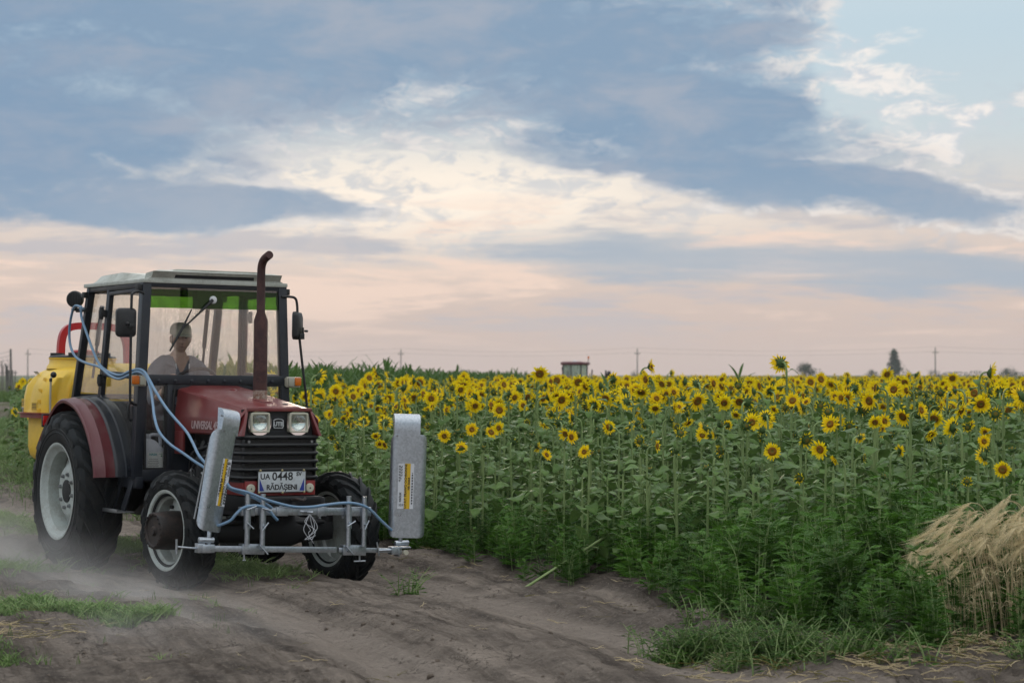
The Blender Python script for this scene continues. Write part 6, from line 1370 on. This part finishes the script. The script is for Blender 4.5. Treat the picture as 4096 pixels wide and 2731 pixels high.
# second tractor, only its cab clear of the crop
FX, FY = 4.10, 138.; FZ = hz(FX, FY)
ft = empty('tractor', None, Matrix.Translation((FX, FY, FZ)) @ Matrix.Rotation(R(-25), 4, 'Z') @ Matrix.Scale(.80, 4)); tag(ft, 'distant tractor with dark red roof and orange beacon, half hidden by the crop', 'tractor')
def fwheel(c, r0, w_):
    e = empty('wheel', ft, Matrix.Translation(c)); MB().lathe([(r0*.55, -w_/2), (r0*.9, -w_*.5), (r0, -w_*.35), (r0, w_*.35), (r0*.9, w_*.5), (r0*.55, w_/2)], axis=(0, 1, 0), n=32).build('tyre', MT['rubber'], e); MB().lathe([(r0*.56, -w_*.3), (r0*.2, -w_*.1), (0, -w_*.1)], axis=(0, 1, 0), n=24).lathe([(r0*.56, w_*.3), (r0*.2, w_*.1), (0, w_*.1)], axis=(0, 1, 0), n=24).build('rim', MT['hoopred'], e)
for s in (-1, 1): fwheel((-.9, s*.85, .85), .85, .48); fwheel((1.75, s*.85, .62), .62, .40)
MB().box((1.1, 0, 1.25), (2.0, .75, .65)).box((.3, 0, .85), (2.9, .6, .5)).build('bonnet', MT['red'], ft, bevel=.08)
for s in (-1, 1): MB().box((-.9, s*.85, 1.74), (1.5, .5, .06)).build('fender', MT['red'], ft, bevel=.02)
# cab: posts lean outwards, big panes
CT = [(.70, .66), (.70, -.66), (-.95, -.66), (-.95, .66)]; CB = [(.62, .60), (.62, -.60), (-1.0, -.60), (-1.0, .60)]
for (x0, y0), (x1, y1) in zip(CT, CB): MB().bar((x0*.92, y0*.96, 2.72), (x1, y1, 1.35), .09, .09).build('cab_post', MT['black'], ft, bevel=.01)
for s in (-1, 1): MB().bar((-.18, s*.645, 2.72), (-.22, s*.60, 1.35), .07, .07).build('cab_post', MT['black'], ft, bevel=.01)
farglass = glassy('pale_cab_glass', (.9, .96, .93), .42, (.9, .95, .9), .25)  # pale diffuse share paints in the sky's reflection on the panes
def fpane(nm, P4): MB().prism(P4, (0, 0, 0), (.006, .006, 0)).build(nm, farglass, ft, smooth=0)
fpane('windscreen', [(.63, -.6, 2.7), (.63, .6, 2.7), (.61, .58, 1.4), (.61, -.58, 1.4)]); fpane('rear_window', [(-.87, -.6, 2.7), (-.87, .6, 2.7), (-.98, .58, 1.5), (-.98, -.58, 1.5)])
for s in (-1, 1): fpane('side_window', [(.60, s*.63, 2.7), (-.85, s*.63, 2.7), (-.96, s*.595, 1.45), (.58, s*.595, 1.45)])
rfm = MB().loft([[(x*a, y*b_, z) for x, y in ((.82, .72), (.82, -.72), (-1.05, -.72), (-1.05, .72))] for a, b_, z in ((.97, .96, 2.70), (1.03, 1.03, 2.76), (1.03, 1.03, 2.86), (.96, .95, 2.95), (.7, .7, 2.99))]).build('cab_roof', MT['fender'], ft, bevel=.02)
MB().box((.0, -.70, 2.80), (1.5, .06, .12)).build('roof_gutter', MT['black'], rfm, bevel=.01)
MB().lathe([(.20, 2.98), (.18, 3.04), (.1, 3.07), (0, 3.075)], (-.2, .1, 0), (0, 0, 1), 20).build('satellite_dome', MT['white'], ft)
bcn = MB().cyl((.72, .62, 2.86), (.74, .66, 3.22), .025, n=8).build('beacon_stalk', MT['black'], ft); MB().lathe([(.075, 3.20), (.075, 3.36), (.05, 3.40), (0, 3.40)], (.74, .66, 0), (0, 0, 1), 16).build('beacon', MT['orange'], bcn)
MB().tube([(-.60, -.62, 2.60), (-.65, -1.25, 2.58), (-.65, -1.28, 2.3)], .025, 7).box((-.68, -1.25, 2.42), (.06, .18, .30)).build('mirror', MT['black'], ft)
MB().cyl((1.2, .30, 1.55), (1.2, .30, 2.35), .05, n=10).build('exhaust_pipe', MT['black'], ft)
for x, w_, zt in ((2.35, .10, 2.28), (2.62, .30, 2.22)): MB().loft([[(x-w_*a, .3, z), (x+w_*a, .3, z), (x+w_*a, .5, z), (x-w_*a, .5, z)] for a, z in ((.6, .8), (.55, 1.9), (.25, zt))]).build('loader_arm', MT['dark'], ft)
# its driver
fd_ = empty('person', None, ft.matrix_local.copy()); tag(fd_, 'driver seen as a dark silhouette in the cab of the distant tractor', 'person')
hm2, HM2 = head_mesh(Vector((-.30, 0, 2.42)), R(-20), 0)
ch2 = [[((-.42, 0, 1.70), (.17, .13)), ((-.40, 0, 1.90), (.17, .13)), ((-.37, 0, 2.08), (.18, .12)), ((-.36, 0, 2.20), (.13, .09)), ((-.34, 0, 2.27), .06), ((-.32, 0, 2.36), .055)]]
for s in (-1, 1):
    ch2.append([((-.36, 0, 2.20), (.13, .09)), ((-.36, s*.13, 2.18), .08), ((-.35, s*.21, 2.12), .07), ((-.27, s*.25, 1.92), .05), ((-.10, s*.20, 1.93), .036), ((-.02, s*.16, 1.97), .028)])
    ch2.append([((-.42, 0, 1.70), (.17, .13)), ((-.38, s*.1, 1.69), .09), ((-.02, s*.14, 1.70), .07), ((.05, s*.14, 1.64), .06), ((.10, s*.14, 1.30), .045), ((.22, s*.15, 1.28), .035)])
b2 = skin_body(ch2, .02, [hm2]); face_mats(b2, [MT['skin'], MT['shirt']], lambda x, y, z: 0 if z > 2.27 or (x > -.12 and 1.85 < z < 2.05) else 1); link(bpy.data.objects.new('body', b2), fd_)
MB().box((-.5, 0, 1.62), (.5, .5, .12)).box((-.72, 0, 1.95), (.12, .48, .6)).box((-.5, 0, 1.35), (.5, .5, .5)).build('seat', MT['seat'], ft, bevel=.03)

# paling fence with netting and its tall post, far left
fe = empty('fence', None, Matrix.Translation((-35.6, 150, hz(-35.6, 150)))); tag(fe, 'grey paling fence with wire netting at the left edge of the field', 'fence'); r_ = random.Random(4)
for k in range(22):
    x = -2.2 + .17*k + r_.uniform(-.03, .03); hh = 2.3+r_.uniform(-.25, .25); hh = hh*(1 if k < 18 else .9); MB().bar((x, r_.uniform(-.1, .1), -.2), (x+r_.uniform(-.06, .06), r_.uniform(-.1, .1), hh), .07, .04, (0, 1, 0)).build('paling', PM['wood'], fe)
for z in (.6, 1.7): MB().bar((-2.4, .06, z), (1.5, .06, z), .06, .05).build('rail', PM['wood'], fe)
MB().tube([(1.0, .1, -.2), (1.02, .1, 1.9), (1.0, .1, 3.35)], [.09, .085, .07], 8).tube([(.85, .1, 0), (.75, .1, 2.2)], .07, 8).build('fence_post', PM['wood'], fe)
net = MB()
for k in range(14): net.tube([(1.0-.28*k, .12, 1.8), (1.0-.28*k-.3, .12, 2.35+.05*(14-k)*.6)], .012, 4, False)
for k in range(4): net.tube([(1.0, .12, 3.2-.3*k), (-1.4, .12, 2.6-.18*k), (-3.2, .12, 2.35-.14*k)], .012, 4, False)
net.build('netting', MT['steel'], fe)
# grass slope in front of it comes with the ground; tall grass along the fence foot
tp, trt, tsc, tix = [], [], [], []
for k in range(700):
    x = -35.6+r_.uniform(-4, 7); y = 149-r_.random()**1.5*26; tp.append((x, y, hz(x, y))); trt.append((0, 0, r_.uniform(0, 6.28))); tsc.append(r_.uniform(2.5, 6)); tix.append(0)
scatter('fence_grass', [proto(make_grass(70, 34, .14, .007, .06), [PM['grass']])], tp, trt, tsc, tix, 'rough grass in front of the paling fence', 'grass')

# ================================================================ dust thrown up by the near wheels
mb = MB().box((-3.3, 15.9, .62), (5.4, 9.4, 1.3)); du = mb.build('dust', None or MT['dark']); du.data.materials.clear(); tag(du, 'pale dust trailing behind the near wheels', 'dust', kind='stuff')
n = material('dust_cloud'); n.obj = n.node('ShaderNodeNewGeometry').outputs['Position']
q = n.sep(n.obj); nz = n.noise(n.vmap(n.obj, (1, 1, 1.3)), 1.5, 4, .6, .6); nf = n.noise(n.obj, 4.5, 3, .6)
tot = None
for cx_, cy_, cz_, rx_, ry_, rz_, am in ((-3.95, 17.5, .20, .65, .75, .30, 1.2), (-3.3, 15.9, .14, .65, .85, .22, 1.0), (-2.65, 14.5, .10, .65, .9, .20, 1.0), (-5.0, 19.2, .30, .8, .9, .32, .6), (-2.0, 13.0, .08, .6, .9, .18, .8)):
    a = n.mul(n.sub(q[0], cx_), 1/rx_); b = n.mul(n.sub(q[1], cy_), 1/ry_); c_ = n.mul(n.sub(q[2], cz_), 1/rz_)
    g_ = n.mul(n.m('EXPONENT', n.mul(n.add(n.add(n.mul(a, a), n.mul(b, b)), n.mul(c_, c_)), -1.6)), am); tot = g_ if tot is None else n.add(tot, g_)
den = n.mul(n.mul(tot, n.step(n.add(n.mul(nz, .8), n.mul(nf, .3)), .38, .86)), 2.1)
pv = n.node('ShaderNodeVolumePrincipled'); n.put(pv.inputs['Color'], (.80, .78, .77)); n.put(pv.inputs['Density'], den); pv.inputs['Anisotropy'].default_value = .2
n.nt.links.new(pv.outputs[0], n.out.inputs['Volume']); du.data.materials.append(n.mat)

# ================================================================ evening haze over the plain
hb = MB().box((0, 545, 5.6), (2400, 1110, 13.2)).build('haze', MT['dark'], smooth=0, fix=False); hb.data.materials.clear(); tag(hb, 'thin evening haze over the fields', 'haze', kind='stuff')
n = material('evening_haze'); pv = n.node('ShaderNodeVolumePrincipled'); n.put(pv.inputs['Color'], (.86, .90, .96)); pv.inputs['Density'].default_value = .00020; pv.inputs['Anisotropy'].default_value = .3
n.nt.links.new(pv.outputs[0], n.out.inputs['Volume']); hb.data.materials.append(n.mat)
